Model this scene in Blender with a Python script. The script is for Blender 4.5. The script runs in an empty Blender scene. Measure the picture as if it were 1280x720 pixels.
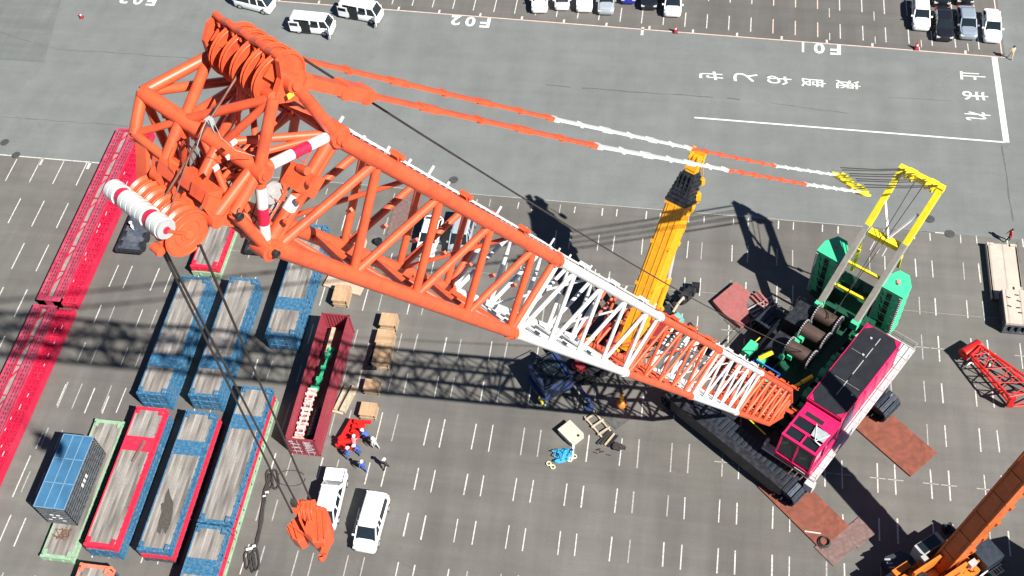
import bpy, math, random
from mathutils import Vector as V, Matrix as MX
random.seed(7)
SC=bpy.context.scene; COL=SC.collection
R=math.radians
# ---------------------------------------------------------------- camera model (drone looking down on the yard)
CR=((0.98713686,-0.08392829,0.13607669),(0.14733419,0.80801687,-0.57043963),(-0.06207624,0.58315074,0.80998874))
FOC=1429.2246; CH=82.2038
RM=MX(CR); CAM=V((0,0,CH))
def ray(p): return RM@V(((p[0]-640)/FOC,-(p[1]-360)/FOC,-1.0))
def G(px,py,z=0.0):
    d=ray((px,py)); return CAM+d*((z-CH)/d.z)
SUN_EL,SUN_AZ=46.0,148.5      # shadows run towards SUN_AZ
# ---------------------------------------------------------------- materials
MATS={}
def mat(name,rgb,rough=.6,metal=0,var=.12,scale=3.0,dirt=None,dscale=1.0,damt=.35,stripe=None,bump=0.0,coat=0):
    m=bpy.data.materials.new(name); m.use_nodes=True; nt=m.node_tree; b=nt.nodes['Principled BSDF']
    N=nt.nodes.new; L=nt.links.new
    tc=N('ShaderNodeTexCoord'); co=tc.outputs['Object']
    nz=N('ShaderNodeTexNoise'); nz.inputs['Scale'].default_value=scale; nz.inputs['Detail'].default_value=5; L(co,nz.inputs['Vector'])
    mr=N('ShaderNodeMapRange'); mr.inputs['From Min'].default_value=.3; mr.inputs['From Max'].default_value=.7
    mr.inputs['To Min'].default_value=1-var; mr.inputs['To Max'].default_value=1+var; L(nz.outputs['Fac'],mr.inputs['Value'])
    mul=N('ShaderNodeVectorMath'); mul.operation='SCALE'; mul.inputs[0].default_value=rgb; L(mr.outputs[0],mul.inputs['Scale'])
    out=mul.outputs[0]
    if stripe:   # plank boards running along local Y: (period, darkness)
        sx=N('ShaderNodeSeparateXYZ'); L(co,sx.inputs[0])
        mo=N('ShaderNodeMath'); mo.operation='MULTIPLY'; mo.inputs[1].default_value=1/stripe[0]; L(sx.outputs[0],mo.inputs[0])
        f0=N('ShaderNodeMath'); f0.operation='FLOOR'; L(mo.outputs[0],f0.inputs[0]); fl=N('ShaderNodeMath'); fl.operation='MULTIPLY'; fl.inputs[1].default_value=5.37; L(f0.outputs[0],fl.inputs[0])
        fr_=N('ShaderNodeMath'); fr_.operation='FRACT'; L(mo.outputs[0],fr_.inputs[0]); gp_=N('ShaderNodeMapRange'); gp_.inputs[1].default_value=.0; gp_.inputs[2].default_value=.16; gp_.inputs[3].default_value=.55; gp_.inputs[4].default_value=1; L(fr_.outputs[0],gp_.inputs[0])
        yy=N('ShaderNodeMath'); yy.operation='MULTIPLY'; yy.inputs[1].default_value=stripe[2] if len(stripe)>2 else .22; L(sx.outputs[1],yy.inputs[0])
        cb=N('ShaderNodeCombineXYZ'); L(fl.outputs[0],cb.inputs[0]); L(yy.outputs[0],cb.inputs[1])
        n2=N('ShaderNodeTexNoise'); n2.inputs['Scale'].default_value=1.37; n2.inputs['Detail'].default_value=3; L(cb.outputs[0],n2.inputs['Vector'])
        m2=N('ShaderNodeMapRange'); m2.inputs['From Min'].default_value=.3; m2.inputs['From Max'].default_value=.7
        n2.inputs['Detail'].default_value=1
        m2.inputs['To Min'].default_value=1-stripe[1]; m2.inputs['To Max'].default_value=1+stripe[1]*.7; L(n2.outputs['Fac'],m2.inputs['Value'])
        s2=N('ShaderNodeVectorMath'); s2.operation='SCALE'; L(out,s2.inputs[0]); gm=N('ShaderNodeMath'); gm.operation='MULTIPLY'; L(m2.outputs[0],gm.inputs[0]); L(gp_.outputs[0],gm.inputs[1]); L(gm.outputs[0],s2.inputs['Scale']); out=s2.outputs[0]
    if dirt:
        n3=N('ShaderNodeTexNoise'); n3.inputs['Scale'].default_value=dscale; n3.inputs['Detail'].default_value=8; n3.inputs['Roughness'].default_value=.65; L(co,n3.inputs['Vector'])
        m3=N('ShaderNodeMapRange'); m3.inputs['From Min'].default_value=.48; m3.inputs['From Max'].default_value=.72; m3.inputs['To Max'].default_value=damt; L(n3.outputs['Fac'],m3.inputs['Value'])
        mx=N('ShaderNodeMix'); mx.data_type='RGBA'; L(m3.outputs[0],mx.inputs[0]); L(out,mx.inputs[6]); mx.inputs[7].default_value=(*dirt,1); out=mx.outputs[2]
    L(out,b.inputs['Base Color']); b.inputs['Roughness'].default_value=rough; b.inputs['Metallic'].default_value=metal
    if coat: b.inputs['Coat Weight'].default_value=coat
    if bump:
        bp=N('ShaderNodeBump'); bp.inputs['Strength'].default_value=bump; L(nz.outputs['Fac'],bp.inputs['Height']); L(bp.outputs[0],b.inputs['Normal'])
    MATS[name]=m; return m
O_=mat('orange_paint',(.64,.092,.032),.40,var=.08,scale=2.5,dirt=(.30,.035,.02),dscale=2.2,damt=.5,coat=.2)
WH=mat('white_paint',(.58,.58,.57),.4,var=.05,dirt=(.36,.33,.31),dscale=1.5,damt=.35)
RB=mat('red_band_paint',(.55,.012,.05),.4)
GR=mat('green_paint',(.05,.50,.25),.5,var=.05,dirt=(.02,.2,.12),dscale=1.2,damt=.15)
GD=mat('dark_green_paint',(.005,.06,.035),.5,var=.3,dirt=(.008,.012,.012),dscale=2,damt=.7)
YE=mat('yellow_paint',(.80,.66,.02),.42,dirt=(.45,.35,.05),dscale=1.5,damt=.3)
YB=mat('crane_yellow_paint',(.80,.34,.012),.42,dirt=(.5,.2,.02),dscale=1.1,damt=.4)
OB=mat('amber_crane_paint',(.62,.17,.02),.42,dirt=(.3,.08,.03),dscale=1.5,damt=.5)
PK=mat('pink_paint',(.60,.010,.10),.4,dirt=(.4,.02,.08),dscale=1,damt=.3)
RD=mat('red_rack_paint',(.66,.02,.055),.5,var=.2,dirt=(.35,.06,.06),dscale=2.5,damt=.5)
PR=mat('girder_red_paint',(.48,.010,.045),.5,var=.12,dirt=(.40,.05,.09),dscale=.6,damt=.5)
PKP=mat('girder_pale_red_paint',(.36,.04,.08),.5,var=.25,scale=2,dirt=(.34,.13,.16),dscale=1.5,damt=.7)
CT=mat('container_red_paint',(.24,.028,.045),.55,var=.15,dirt=(.18,.06,.06),dscale=2.5,damt=.6)
RS=mat('signal_red_paint',(.62,.015,.012),.4,dirt=(.3,.02,.02),damt=.4)
BL=mat('blue_rack_paint',(.022,.115,.22),.55,var=.2,dirt=(.22,.25,.27),dscale=4.5,damt=.7)
PG=mat('pale_green_paint',(.24,.38,.25),.6,var=.15,dirt=(.25,.28,.2),dscale=2,damt=.6)
OR=mat('coral_rack_paint',(.62,.17,.10),.6,var=.15,dirt=(.3,.2,.15),damt=.5)
DK=mat('dark_trailer_paint',(.05,.06,.08),.6,var=.3,dirt=(.18,.18,.2),damt=.5)
DG=mat('dark_machine_steel',(.018,.02,.026),.5,.2,var=.4,dirt=(.07,.07,.08),dscale=3,damt=.4)
ST=mat('track_steel',(.045,.058,.08),.45,.5,var=.25,dirt=(.09,.07,.055),dscale=2,damt=.6)
LG=mat('light_grey_paint',(.36,.36,.36),.5,dirt=(.3,.3,.28),damt=.4,var=.08)
MG=mat('mast_grey_paint',(.27,.26,.23),.5,dirt=(.22,.2,.16),damt=.5)
WD=mat('rack_deck_wood',(.235,.215,.195),.85,var=.10,scale=6,stripe=(.2,.55),dirt=(.15,.13,.11),dscale=.6,damt=.5)
CW=mat('crate_wood',(.42,.27,.155),.8,var=.1,stripe=(.15,.18),dirt=(.4,.26,.15),damt=.4)
TW=mat('timber',(.42,.35,.25),.8,var=.15,stripe=(.1,.15))
PLY=mat('plywood_sheet',(.46,.34,.25),.8,var=.12,dirt=(.45,.33,.25),damt=.4)
MT=mat('rust_plate',(.19,.055,.032),.75,var=.3,scale=2,dirt=(.10,.035,.025),dscale=1.1,damt=.75)
MP=mat('pink_primer_plate',(.30,.095,.09),.7,var=.15,dirt=(.25,.1,.1),dscale=1.5,damt=.5)
BP=mat('brown_steel_plate',(.16,.10,.09),.7,var=.25,dirt=(.08,.06,.055),dscale=2,damt=.6)
DP=mat('dark_road_plate',(.12,.115,.11),.45,.3,var=.3,dirt=(.2,.19,.18),damt=.5)
RP=mat('wire_rope',(.045,.04,.038),.5,.4,var=.2)
DR=mat('brown_rope_winding',(.085,.055,.045),.6,.2,var=.15,stripe=(.05,.25,0))
BK=mat('black_rubber',(.012,.012,.014),.6,var=.2)
GL=mat('car_glass',(.012,.018,.022),.08,var=.1,coat=.5)
GLT=mat('teal_glass',(.05,.10,.11),.1,var=.2)
CWh=mat('white_car_paint',(.82,.83,.84),.25,var=.02,coat=.6)
CSi=mat('silver_car_paint',(.42,.46,.50),.3,.3,var=.04,coat=.6)
CPe=mat('grey_car_paint',(.30,.35,.42),.3,.3,var=.04,coat=.6)
CBk=mat('black_car_paint',(.012,.013,.018),.2,var=.1,coat=.6)
CNv=mat('navy_car_paint',(.015,.02,.06),.25,var=.1,coat=.6)
CBl=mat('blue_car_paint',(.02,.03,.30),.25,var=.1,coat=.6)
RED=mat('lamp_red',(.4,.01,.01),.3); AMB=mat('lamp_clear',(.6,.6,.58),.15)
TB=mat('tarp_blue',(.04,.13,.24),.5,var=.2,scale=.6,dirt=(.07,.17,.28),dscale=.8,damt=.4)
CB=mat('cyan_net',(.02,.25,.45),.6,var=.3)
BLU=mat('steel_blue_paint',(.02,.10,.38),.4)
SKN=mat('skin',(.45,.26,.18),.6); OVB=mat('blue_overalls',(.045,.09,.34),.8,var=.2); OVD=mat('dark_clothes',(.03,.035,.045),.8)
OVG=mat('grey_clothes',(.42,.42,.42),.8); OVR=mat('red_clothes',(.55,.02,.03),.7); HW=mat('helmet_white',(.82,.82,.8),.3)
RR=mat('beige_clothes',(.55,.42,.28),.8)
CC=mat('cream_box',(.46,.42,.36),.6,var=.06); SL=mat('sling_black',(.03,.028,.026),.7)
PT=mat('road_paint_white',(.66,.65,.61),.7,var=.1,scale=4)
# ---------------------------------------------------------------- mesh builder
class MB:
    def __init__(s,T=None): s.v=[];s.f=[];s.m=[];s.sm=[];s.T=T
    def add(s,vs,fs,mi=0,smooth=False):
        o=len(s.v)
        for p in vs:
            p=V(p); s.v.append(s.T@p if s.T else p)
        for f in fs: s.f.append([o+i for i in f]); s.m.append(mi); s.sm.append(smooth)
    def box(s,c,sz,mi=0,rz=0,M=None):
        x,y,z=sz[0]/2,sz[1]/2,sz[2]/2
        vs=[V((a*x,b*y,d*z)) for d in(-1,1) for b in(-1,1) for a in(-1,1)]
        if M is None: M=MX.Rotation(rz,3,'Z')
        s.add([M@p+V(c) for p in vs],[(0,2,3,1),(4,5,7,6),(0,1,5,4),(2,6,7,3),(0,4,6,2),(1,3,7,5)],mi)
    def b2(s,a,b,mi=0): s.box([(a[i]+b[i])/2 for i in range(3)],[abs(b[i]-a[i]) for i in range(3)],mi)
    def beam(s,p,q,w,h,mi=0,up=(0,0,1)):
        p,q=V(p),V(q); d=q-p
        if d.length<1e-6: return
        y=d.normalized(); x=y.cross(V(up))
        if x.length<1e-4: x=y.cross(V((1,0,0)))
        x.normalize(); z=x.cross(y); M=MX((x,y,z)).transposed()
        s.box((p+q)/2,(w,d.length,h),mi,M=M)
    def cyl(s,p,q,r,n=10,mi=0,r2=None,cap=True,capm=None):
        p,q=V(p),V(q); d=q-p
        if d.length<1e-6: return
        z=d.normalized(); x=z.cross(V((0,0,1)) if abs(z.z)<.9 else V((1,0,0))).normalized(); y=z.cross(x)
        r2=r if r2 is None else r2; vs=[]
        for k,(c,rr) in enumerate(((p,r),(q,r2))):
            for i in range(n):
                a=2*math.pi*i/n; vs.append(c+x*math.cos(a)*rr+y*math.sin(a)*rr)
        s.add(vs,[(i,(i+1)%n,n+(i+1)%n,n+i) for i in range(n)],mi,True)
        if cap:
            cm=mi if capm is None else capm
            s.add(vs,[tuple(reversed(range(n))),tuple(range(n,2*n))],cm)
    def ring(s,c,ax,r,t,n=20,m=6,mi=0,a0=0,a1=2*math.pi):
        ax=V(ax).normalized(); x=ax.cross(V((0,0,1)) if abs(ax.z)<.9 else V((1,0,0))).normalized(); y=ax.cross(x); c=V(c); vs=[];fs=[]
        full=abs(a1-a0-2*math.pi)<1e-3; N=n if full else n+1
        for i in range(N):
            a=a0+(a1-a0)*i/n; d=x*math.cos(a)+y*math.sin(a)
            for j in range(m):
                b=2*math.pi*j/m; vs.append(c+d*(r+t*math.cos(b))+ax*t*math.sin(b))
        for i in range(n):
            k=(i+1)%N
            for j in range(m): fs.append((i*m+j,k*m+j,k*m+(j+1)%m,i*m+(j+1)%m))
        s.add(vs,fs,mi,True)
    def tube(s,pts,r,n=6,mi=0):
        for a,b in zip(pts[:-1],pts[1:]): s.cyl(a,b,r,n,mi)
    def prism(s,poly,z0,z1,mi=0,top=None):
        n=len(poly); vs=[(x,y,z0) for x,y in poly]+[(x,y,z1) for x,y in poly]
        s.add(vs,[(i,(i+1)%n,n+(i+1)%n,n+i) for i in range(n)]+[tuple(reversed(range(n)))],mi)
        s.add(vs,[tuple(range(n,2*n))],mi if top is None else top)
    def loft(s,rings,mi=0,cap=True,smooth=True):
        n=len(rings[0]); vs=[p for r in rings for p in r]; fs=[]
        for k in range(len(rings)-1):
            for i in range(n): fs.append((k*n+i,k*n+(i+1)%n,(k+1)*n+(i+1)%n,(k+1)*n+i))
        s.add(vs,fs,mi,smooth)
        if cap: s.add(vs,[tuple(reversed(range(n))),tuple(range((len(rings)-1)*n,len(rings)*n))],mi)
    def build(s,name,mats,parent=None,label=None):
        me=bpy.data.meshes.new(name); me.from_pydata([tuple(p) for p in s.v],[],s.f)
        if not isinstance(mats,(list,tuple)): mats=[mats]
        for m in mats: me.materials.append(m)
        me.polygons.foreach_set('material_index',s.m); me.polygons.foreach_set('use_smooth',s.sm); me.update()
        o=bpy.data.objects.new(name,me); COL.objects.link(o)
        if parent: o.parent=parent
        if label: o['label']=label
        return o
def build_each(b,name,mats,parent=None,label=None):
    # every separate piece of the builder becomes an object of its own
    adds=[]; k=0; vi={}
    # union faces through shared or overlapping bounds
    comp=list(range(len(b.v)))
    def find(i):
        while comp[i]!=i: comp[i]=comp[comp[i]]; i=comp[i]
        return i
    for f in b.f:
        for a in f[1:]: comp[find(a)]=find(f[0])
    pos={}
    for i,q in enumerate(b.v):
        key=(round(q.x,3),round(q.y,3),round(q.z,3))
        if key in pos: comp[find(i)]=find(pos[key])
        else: pos[key]=i
    box={}
    for i,q in enumerate(b.v):
        r=find(i); lo,hi=box.get(r,(V((9e9,)*3),V((-9e9,)*3)))
        box[r]=(V((min(lo.x,q.x),min(lo.y,q.y),min(lo.z,q.z))),V((max(hi.x,q.x),max(hi.y,q.y),max(hi.z,q.z))))
    ks=list(box)
    for i in range(len(ks)):
        for j in range(i):
            A,B=box[ks[i]],box[ks[j]]
            if all(A[0][c]<=B[1][c]+.005 and B[0][c]<=A[1][c]+.005 for c in range(3)): comp[find(ks[i])]=find(ks[j])
    groups={}
    for fi,f in enumerate(b.f): groups.setdefault(find(f[0]),[]).append(fi)
    outs=[]
    for g in sorted(groups.values(),key=lambda g:-len(g)):
        m=MB(); idx={}
        for fi in g:
            nf=[]
            for a in b.f[fi]:
                if a not in idx: idx[a]=len(m.v); m.v.append(b.v[a])
                nf.append(idx[a])
            m.f.append(nf); m.m.append(b.m[fi]); m.sm.append(b.sm[fi])
        outs.append(m.build(name,mats,parent,label))
    return outs
def thing(name,label,cat,loc=(0,0,0),rz=0,group=None):
    o=bpy.data.objects.new(name,None); COL.objects.link(o); o.empty_display_size=.3
    o.location=loc; o.rotation_euler=(0,0,rz); o['label']=label; o['category']=cat
    if group: o['group']=group
    return o
def tag(o,label,cat,group=None,loc=None,rz=None):
    o['label']=label; o['category']=cat
    if group: o['group']=group
    if loc is not None: o.location=loc
    if rz is not None: o.rotation_euler=(0,0,rz)
    return o
def structure(o,loc=None):
    o['kind']='structure'
    if loc: o.location=loc
    return o
def copy_tree(o,parent=None):
    c=o.copy(); COL.objects.link(c)
    if parent: c.parent=parent
    for ch in list(o.children): copy_tree(ch,c)
    return c
def ang(a,b): return math.atan2(b[1]-a[1],b[0]-a[0])
exec_parts=[]
# ================================================================ GROUND
def ground_mat(name,c1,c2,seed,stain=.35,sk_=1.0):
    m=bpy.data.materials.new(name); m.use_nodes=True; nt=m.node_tree; b=nt.nodes['Principled BSDF']; N=nt.nodes.new; L=nt.links.new
    tc=N('ShaderNodeTexCoord'); mp=N('ShaderNodeMapping'); mp.inputs['Location'].default_value=(seed,seed*2,0); L(tc.outputs['Object'],mp.inputs[0]); co=mp.outputs[0]
    def noise(sc,det=6,rough=.55,vec=None,dist=0):
        n=N('ShaderNodeTexNoise'); n.inputs['Scale'].default_value=sc; n.inputs['Detail'].default_value=det; n.inputs['Roughness'].default_value=rough; n.inputs['Distortion'].default_value=dist
        L(vec or co,n.inputs['Vector']); return n.outputs['Fac']
    def rng(v,a,b_,c,d):
        r=N('ShaderNodeMapRange'); r.inputs[1].default_value=a; r.inputs[2].default_value=b_; r.inputs[3].default_value=c; r.inputs[4].default_value=d; L(v,r.inputs[0]); return r.outputs[0]
    mx=N('ShaderNodeMix'); mx.data_type='RGBA'; L(rng(noise(.045,3),.38,.62,0,1),mx.inputs[0]); mx.inputs[6].default_value=(*c1,1); mx.inputs[7].default_value=(*c2,1)
    col=mx.outputs[2]
    def mulby(col,fac):
        s=N('ShaderNodeVectorMath'); s.operation='SCALE'; L(col,s.inputs[0]); L(fac,s.inputs['Scale']); return s.outputs[0]
    col=mulby(col,rng(noise(.35,7,.6),.3,.7,.90,1.08))
    col=mulby(col,rng(noise(9,4,.7),.25,.75,.86,1.13))
    # tyre-worn streaks along the lanes
    m2=N('ShaderNodeMapping'); m2.inputs['Scale'].default_value=(.04,.8,1); L(tc.outputs['Object'],m2.inputs[0])
    col=mulby(col,rng(noise(1,4,.6,m2.outputs[0]),.35,.65,1-.09*sk_,1+.07*sk_))
    m3=N('ShaderNodeMapping'); m3.inputs['Scale'].default_value=(.55,.05,1); L(tc.outputs['Object'],m3.inputs[0])
    col=mulby(col,rng(noise(1,4,.6,m3.outputs[0]),.35,.65,1-.10*sk_,1+.08*sk_))
    # oil stains
    st=rng(noise(.55,7,.75,None,.8),.60,.74,0,stain)
    mm=N('ShaderNodeMix'); mm.data_type='RGBA'; L(st,mm.inputs[0]); L(col,mm.inputs[6]); mm.inputs[7].default_value=(.06,.055,.05,1); col=mm.outputs[2]
    # hairline cracks
    v=N('ShaderNodeTexVoronoi'); v.feature='DISTANCE_TO_EDGE'; v.inputs['Scale'].default_value=.07
    ds=N('ShaderNodeVectorMath'); ds.operation='ADD'; nn=N('ShaderNodeTexNoise'); nn.inputs['Scale'].default_value=.5; L(co,nn.inputs['Vector'])
    sc=N('ShaderNodeVectorMath'); sc.operation='SCALE'; sc.inputs['Scale'].default_value=2.5; L(nn.outputs['Color'],sc.inputs[0]); L(co,ds.inputs[0]); L(sc.outputs[0],ds.inputs[1]); L(ds.outputs[0],v.inputs['Vector'])
    ck=rng(v.outputs['Distance'],0,.0035,.32,0)
    mk=N('ShaderNodeMix'); mk.data_type='RGBA'; L(ck,mk.inputs[0]); L(col,mk.inputs[6]); mk.inputs[7].default_value=(.10,.10,.095,1); col=mk.outputs[2]
    L(col,b.inputs['Base Color']); b.inputs['Roughness'].default_value=.85
    bp=N('ShaderNodeBump'); bp.inputs['Strength'].default_value=.25; bp.inputs['Distance'].default_value=.02; L(noise(25,3),bp.inputs['Height']); L(bp.outputs[0],b.inputs['Normal'])
    return m
GM1=ground_mat('yard_asphalt',(.104,.098,.088),(.132,.127,.116),3)
GM2=ground_mat('road_asphalt',(.146,.154,.149),(.138,.147,.144),11,.15,.45)
GM3=ground_mat('car_park_asphalt',(.098,.092,.085),(.112,.105,.096),23)
def sheet(name,poly,z,m):
    b=MB(); b.add([(x,y,z) for x,y in poly],[tuple(range(len(poly)))]); o=b.build(name,m); return structure(o)
sheet('ground',[(-900,-900),(900,-900),(900,1500),(-900,1500)],0,GM1)
YL,YT=68.2,92.2       # lower and upper edges of the wide road
def ylow(x): return 68.9+(x+67.7)*(-.0116)
def yup(x): return 93.3+(x+30.5)*(-.036)
sheet('road',[(-300,ylow(-300)),(31,ylow(31)),(300,ylow(300)),(300,yup(300)),(31,yup(31)),(-300,yup(-300))],.004,GM2)
sheet('car_park',[(-300,yup(-300)),(31.2,yup(31.2)),(31.2,300),(-300,300)],.004,GM3)
sheet('access_road',[(31.2,yup(31.2)),(300,yup(300)),(300,300),(31.2,300)],.004,GM2)
# repaved patch in the road at the far left
PATCH=ground_mat('patch_asphalt',(.120,.128,.121),(.126,.132,.127),40,.1)
a=[G(*p) for p in((-80,70),(55,78),(85,-30),(-80,-45))]; sheet('road_patch',[(p.x,p.y) for p in a],.008,PATCH)
MZ=.012
def line(b,p,q,w,jit=0):
    p,q=V((p[0],p[1],0)),V((q[0],q[1],0)); d=(q-p); L_=d.length; d.normalize(); n=V((-d.y,d.x,0))*w/2
    b.add([p-n+V((0,0,MZ)),q-n+V((0,0,MZ)),q+n+V((0,0,MZ)),p+n+V((0,0,MZ))],[(0,1,2,3)])
PM=mat('worn_road_paint',(.50,.49,.45),.75,var=.15,scale=6,dirt=(.20,.19,.175),dscale=4,damt=.9)
PMF=mat('faded_road_paint',(.33,.32,.295),.75,var=.2,scale=6,dirt=(.18,.17,.16),dscale=5,damt=.9)
POR=mat('orange_road_paint',(.55,.40,.32),.75,var=.15,scale=2,dirt=(.55,.53,.48),dscale=.5,damt=.9)
# bay dashes: pairs on a 4 m pitch, rows 4 m apart
A_,B_,P_,Q1,Q2,W_=-18.6541,55.4124,3.9807,4.025,4.2687,.3373
rows={0:(B_+2*Q2+Q1+.0,1.2),1:(B_+Q2+Q1,2.01),2:(B_+Q2,2.01),3:(B_,2.59),4:(B_-Q2,2.01),5:(B_-Q2-Q1,2.01)}
y=B_-Q2-Q1-Q2; r=6
while y>15:
    rows[r]=(y,2.59 if (r-3)%3==0 else 2.01); y-=Q2 if (r-3)%3!=1 else Q1; r+=1
b=MB(); bf=MB()
rows[0]=(67.35,.95)
for k in range(-9,16):
    for sd in (0,1):
        X=A_+k*P_+sd*P_*W_
        if X<-51: continue
        for r,(yy,ln) in rows.items():
            if random.random()<.02: continue
            bb=bf if (X<-20 and random.random()<.6) or random.random()<.25 else b
            j=random.uniform(-.05,.05)
            ja,jb=random.uniform(-.12,.05),random.uniform(-.05,.12); line(bb,(X+j,yy-ln/2-ja),(X+j+random.uniform(-.03,.03),yy+ln/2-jb),random.uniform(.085,.12))
            if r in(3,6) and k>=6: line(bf,(X-.6,yy),(X+.6,yy),.08)
# single bays on the left
for (x0,y0),(x1,y1) in [((21,59+140-0),(7,86+140)),((51,199),(37,228)),((80,201),(66,230)),((109,203),(95,232)),((26,248),(10,279)),((55,251),(40,283)),((86,254),(70,285)),((31,304),(14,336)),((61,306),(45,339)),((34,362),(18,396)),((4,359),(-8,385)),((7,420),(-4,440)),((53,541),(45,561)),((33,569),(21,622)),((80,480),(74,507)),((117,485),(107,517)),((136,495),(128,517))]:
    p,q=G(x0,y0),G(x1,y1); m=(p.x+q.x)/2; line(b,(m,p.y),(m,q.y),.11)
line(b,(-75,ylow(-75)),(-56,ylow(-56)),.13)
for X in (-63.0,-57.9): line(b,(X,ylow(X)-.9),(X,ylow(X)),.3)
line(bf,(-48,ylow(-48)),(23,ylow(23)),.07)
line(b,(17,ylow(17)),(24,ylow(24)),.1)
line(bf,(-50,67.9-8.4),(60,67.2-8.4),.03)
structure(b.build('bay_markings',PM)); structure(bf.build('faded_bay_markings',PMF))
# upper car park
b=MB(); bo=MB()
line(bo,(-120,yup(-120)),(31.3,yup(31.3)),.12)
x=-.74-2.27*52
i=0
while x<31:
    y=yup(x)
    bb=bo if 8<x<14 else b
    line(bb,(x,y+.9),(x,y+3.1),.11); line(bb,(x,y+5.2),(x,y+7.6),.11); line(bb,(x,y+10),(x,y+12.4),.11)
    if x>9 and i%2==0: line(b,(x+1.2,y+.5),(x+1.2,y+1.6),.08); line(b,(x+1.2,y+4),(x+1.2,y+5.4),.08)
    if i%2==0: line(b,(x+.9,y+.0),(x+.9,y+.55),.22)
    x+=2.27; i+=1
p=G(803,38); line(b,(p.x,p.y+.5),(p.x,p.y-.75),.3)
line(bo,(30.9,yup(31)),(30.9,115),.12)
structure(b.build('car_park_markings',PM)); structure(bo.build('car_park_border',POR))
b=MB()
line(b,(1.0,80.12),(30.1,79.45),.17)
p,q=G(1243,72),G(1258,178); line(b,(p.x,p.y),(q.x,q.y),.55)
structure(b.build('lane_marking',PT))
def text(name,s,cx,cy,w,h,rot,up=0):
    """flat painted lettering: s at centre, glyph width w and height h (m), rot = direction of text baseline"""
    c=bpy.data.curves.new(name,'FONT'); c.body=s; c.align_x='CENTER'; c.align_y='CENTER'; c.offset=.022 if s.isascii() else .008
    o=bpy.data.objects.new(name,c); COL.objects.link(o)
    bpy.context.view_layer.update()
    me=bpy.data.meshes.new_from_object(o.evaluated_get(bpy.context.evaluated_depsgraph_get()))
    bpy.data.objects.remove(o)
    xs=[v.co.x for v in me.vertices]; ys=[v.co.y for v in me.vertices]
    mx,my=(min(xs)+max(xs))/2,(min(ys)+max(ys))/2; sx=w/(max(xs)-min(xs)); sy=h/(max(ys)-min(ys))
    for v in me.vertices: v.co=((v.co.x-mx)*sx,(v.co.y-my)*sy,0)
    me.materials.clear(); me.materials.append(PT)
    ob=bpy.data.objects.new(name,me); COL.objects.link(ob); ob.location=(cx,cy,MZ+.002); ob.rotation_euler=(0,0,rot)
    return structure(ob)
for s,(px,py) in [('F01',(1024,60.5)),('F02',(588,27)),('F03',(173,0))]:
    for ch,dx in zip(s,(1,0,-1)):
        p=G(px,py); text('road_lettering',ch,p.x+dx*1.62,p.y+dx*-.06,.22 if ch=='1' else 1.05,1.5,math.pi)
for ch,(px,py) in [('速',(1060,106)),('度',(1017,103.5)),('お',(974,100.5)),('と',(932,97)),('せ',(889,94.5))]:
    p=G(px,py); text('road_lettering',ch,p.x,p.y,1.15,2.4,-math.pi/2)
for ch,(px,py) in [('止',(1216,95)),('ま',(1219,120)),('れ',(1222,145.5))]:
    p=G(px,py); text('road_lettering',ch,p.x,p.y,1.15,2.4,-math.pi/2)
# manhole covers
for px,py,l in [(6,178,'round dark manhole cover at the far left of the road, beside the bay line'),(20,194,'round dark manhole cover set on the left bay line end'),(1162,274,'round grey manhole cover in the road between gantry and its bay line'),(1187,292.5,'round grey manhole cover on the right end of the bay line'),(567,225,'round grey manhole cover beside the upper boom chord')]:
    p=G(px,py); b=MB(); b.cyl((0,0,0.0),(0,0,.02),.42,20); b.ring((0,0,.02),(0,0,1),.43,.02,20,4)
    tag(b.build('manhole_cover',mat('iron_cover',(.075,.075,.072),.6,.3,var=.2) if 'iron_cover' not in MATS else MATS['iron_cover']),l,'manhole cover','manhole covers in the yard',(p.x,p.y,.006))
# ================================================================ FLAT RACKS AND CONTAINERS (left half of the yard)
RL,RWd,RH=12.19,2.55,.70
def make_rack(frame,label,flip=1,panel=None,deckm=WD,group='flat rack containers stacked in the yard',goose=True):
    r=thing('flat_rack',label,'flat rack',group=group)
    b=MB(); w=RWd/2; l=RL/2
    for sx in(-1,1):
        b.b2((sx*w-(.0 if sx<0 else .10),-l,.12),(sx*w+(.10 if sx<0 else 0),l,RH))
        b.b2((sx*(w+.02)-.05,-l,.0),(sx*(w+.02)+.05,l,.14))
        for i in range(17): b.b2((sx*w-.02,-l+.4+i*.71,.14),(sx*w+.05*sx+.0,-l+.52+i*.71,RH-.1))
        for i in range(13): b.box((sx*(w-.07),-l+.6+i*.92,RH+.02),(.1,.16,.04)); k_=b.m[-1]
        for sy in(-1,1):
            b.box((sx*(w-.09),sy*(l-.09),RH/2),(.22,.22,RH+.06))
            b.box((sx*(w-.3),sy*(l-.4),RH+.05),(.24,.5,.16)); b.box((sx*(w-.75),sy*(l+.03),RH*.55),(.12,.1,.3))
    for sy in(-1,1): b.b2((-w,sy*l-.0,.1),(w,sy*(l-.3),RH))
    for i in range(10): b.b2((-w,-l+1+i*1.13,.15),(w,-l+1.12+i*1.13,.4))
    b.build('frame',frame,r)
    d=MB()
    if goose:
        a0,a1=l-.3,l-2.7; g0,g1=l-2.7,l-4.0
        segs=[(a1,a0),(-l+.3,g1)]
        g=MB(); y0,y1=sorted((flip*g0,flip*g1)); g.b2((-w+.10,y0,.3),(w-.10,y1,RH-.01))
        for i in range(4): g.b2((-w+.3,y0+.12+i*.32,RH-.01),(w-.3,y0+.2+i*.32,RH+.03))
        g.build('folded_end_wall',panel or frame,r)
    else: segs=[(-l+.3,l-.3)]
    for y0,y1 in segs:
        y0,y1=sorted((flip*y0,flip*y1)); d.b2((-w+.10,y0,.3),(w-.10,y1,RH-.03))
    d.build('wooden_deck',deckm,r)
    return r
protos={}
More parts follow.
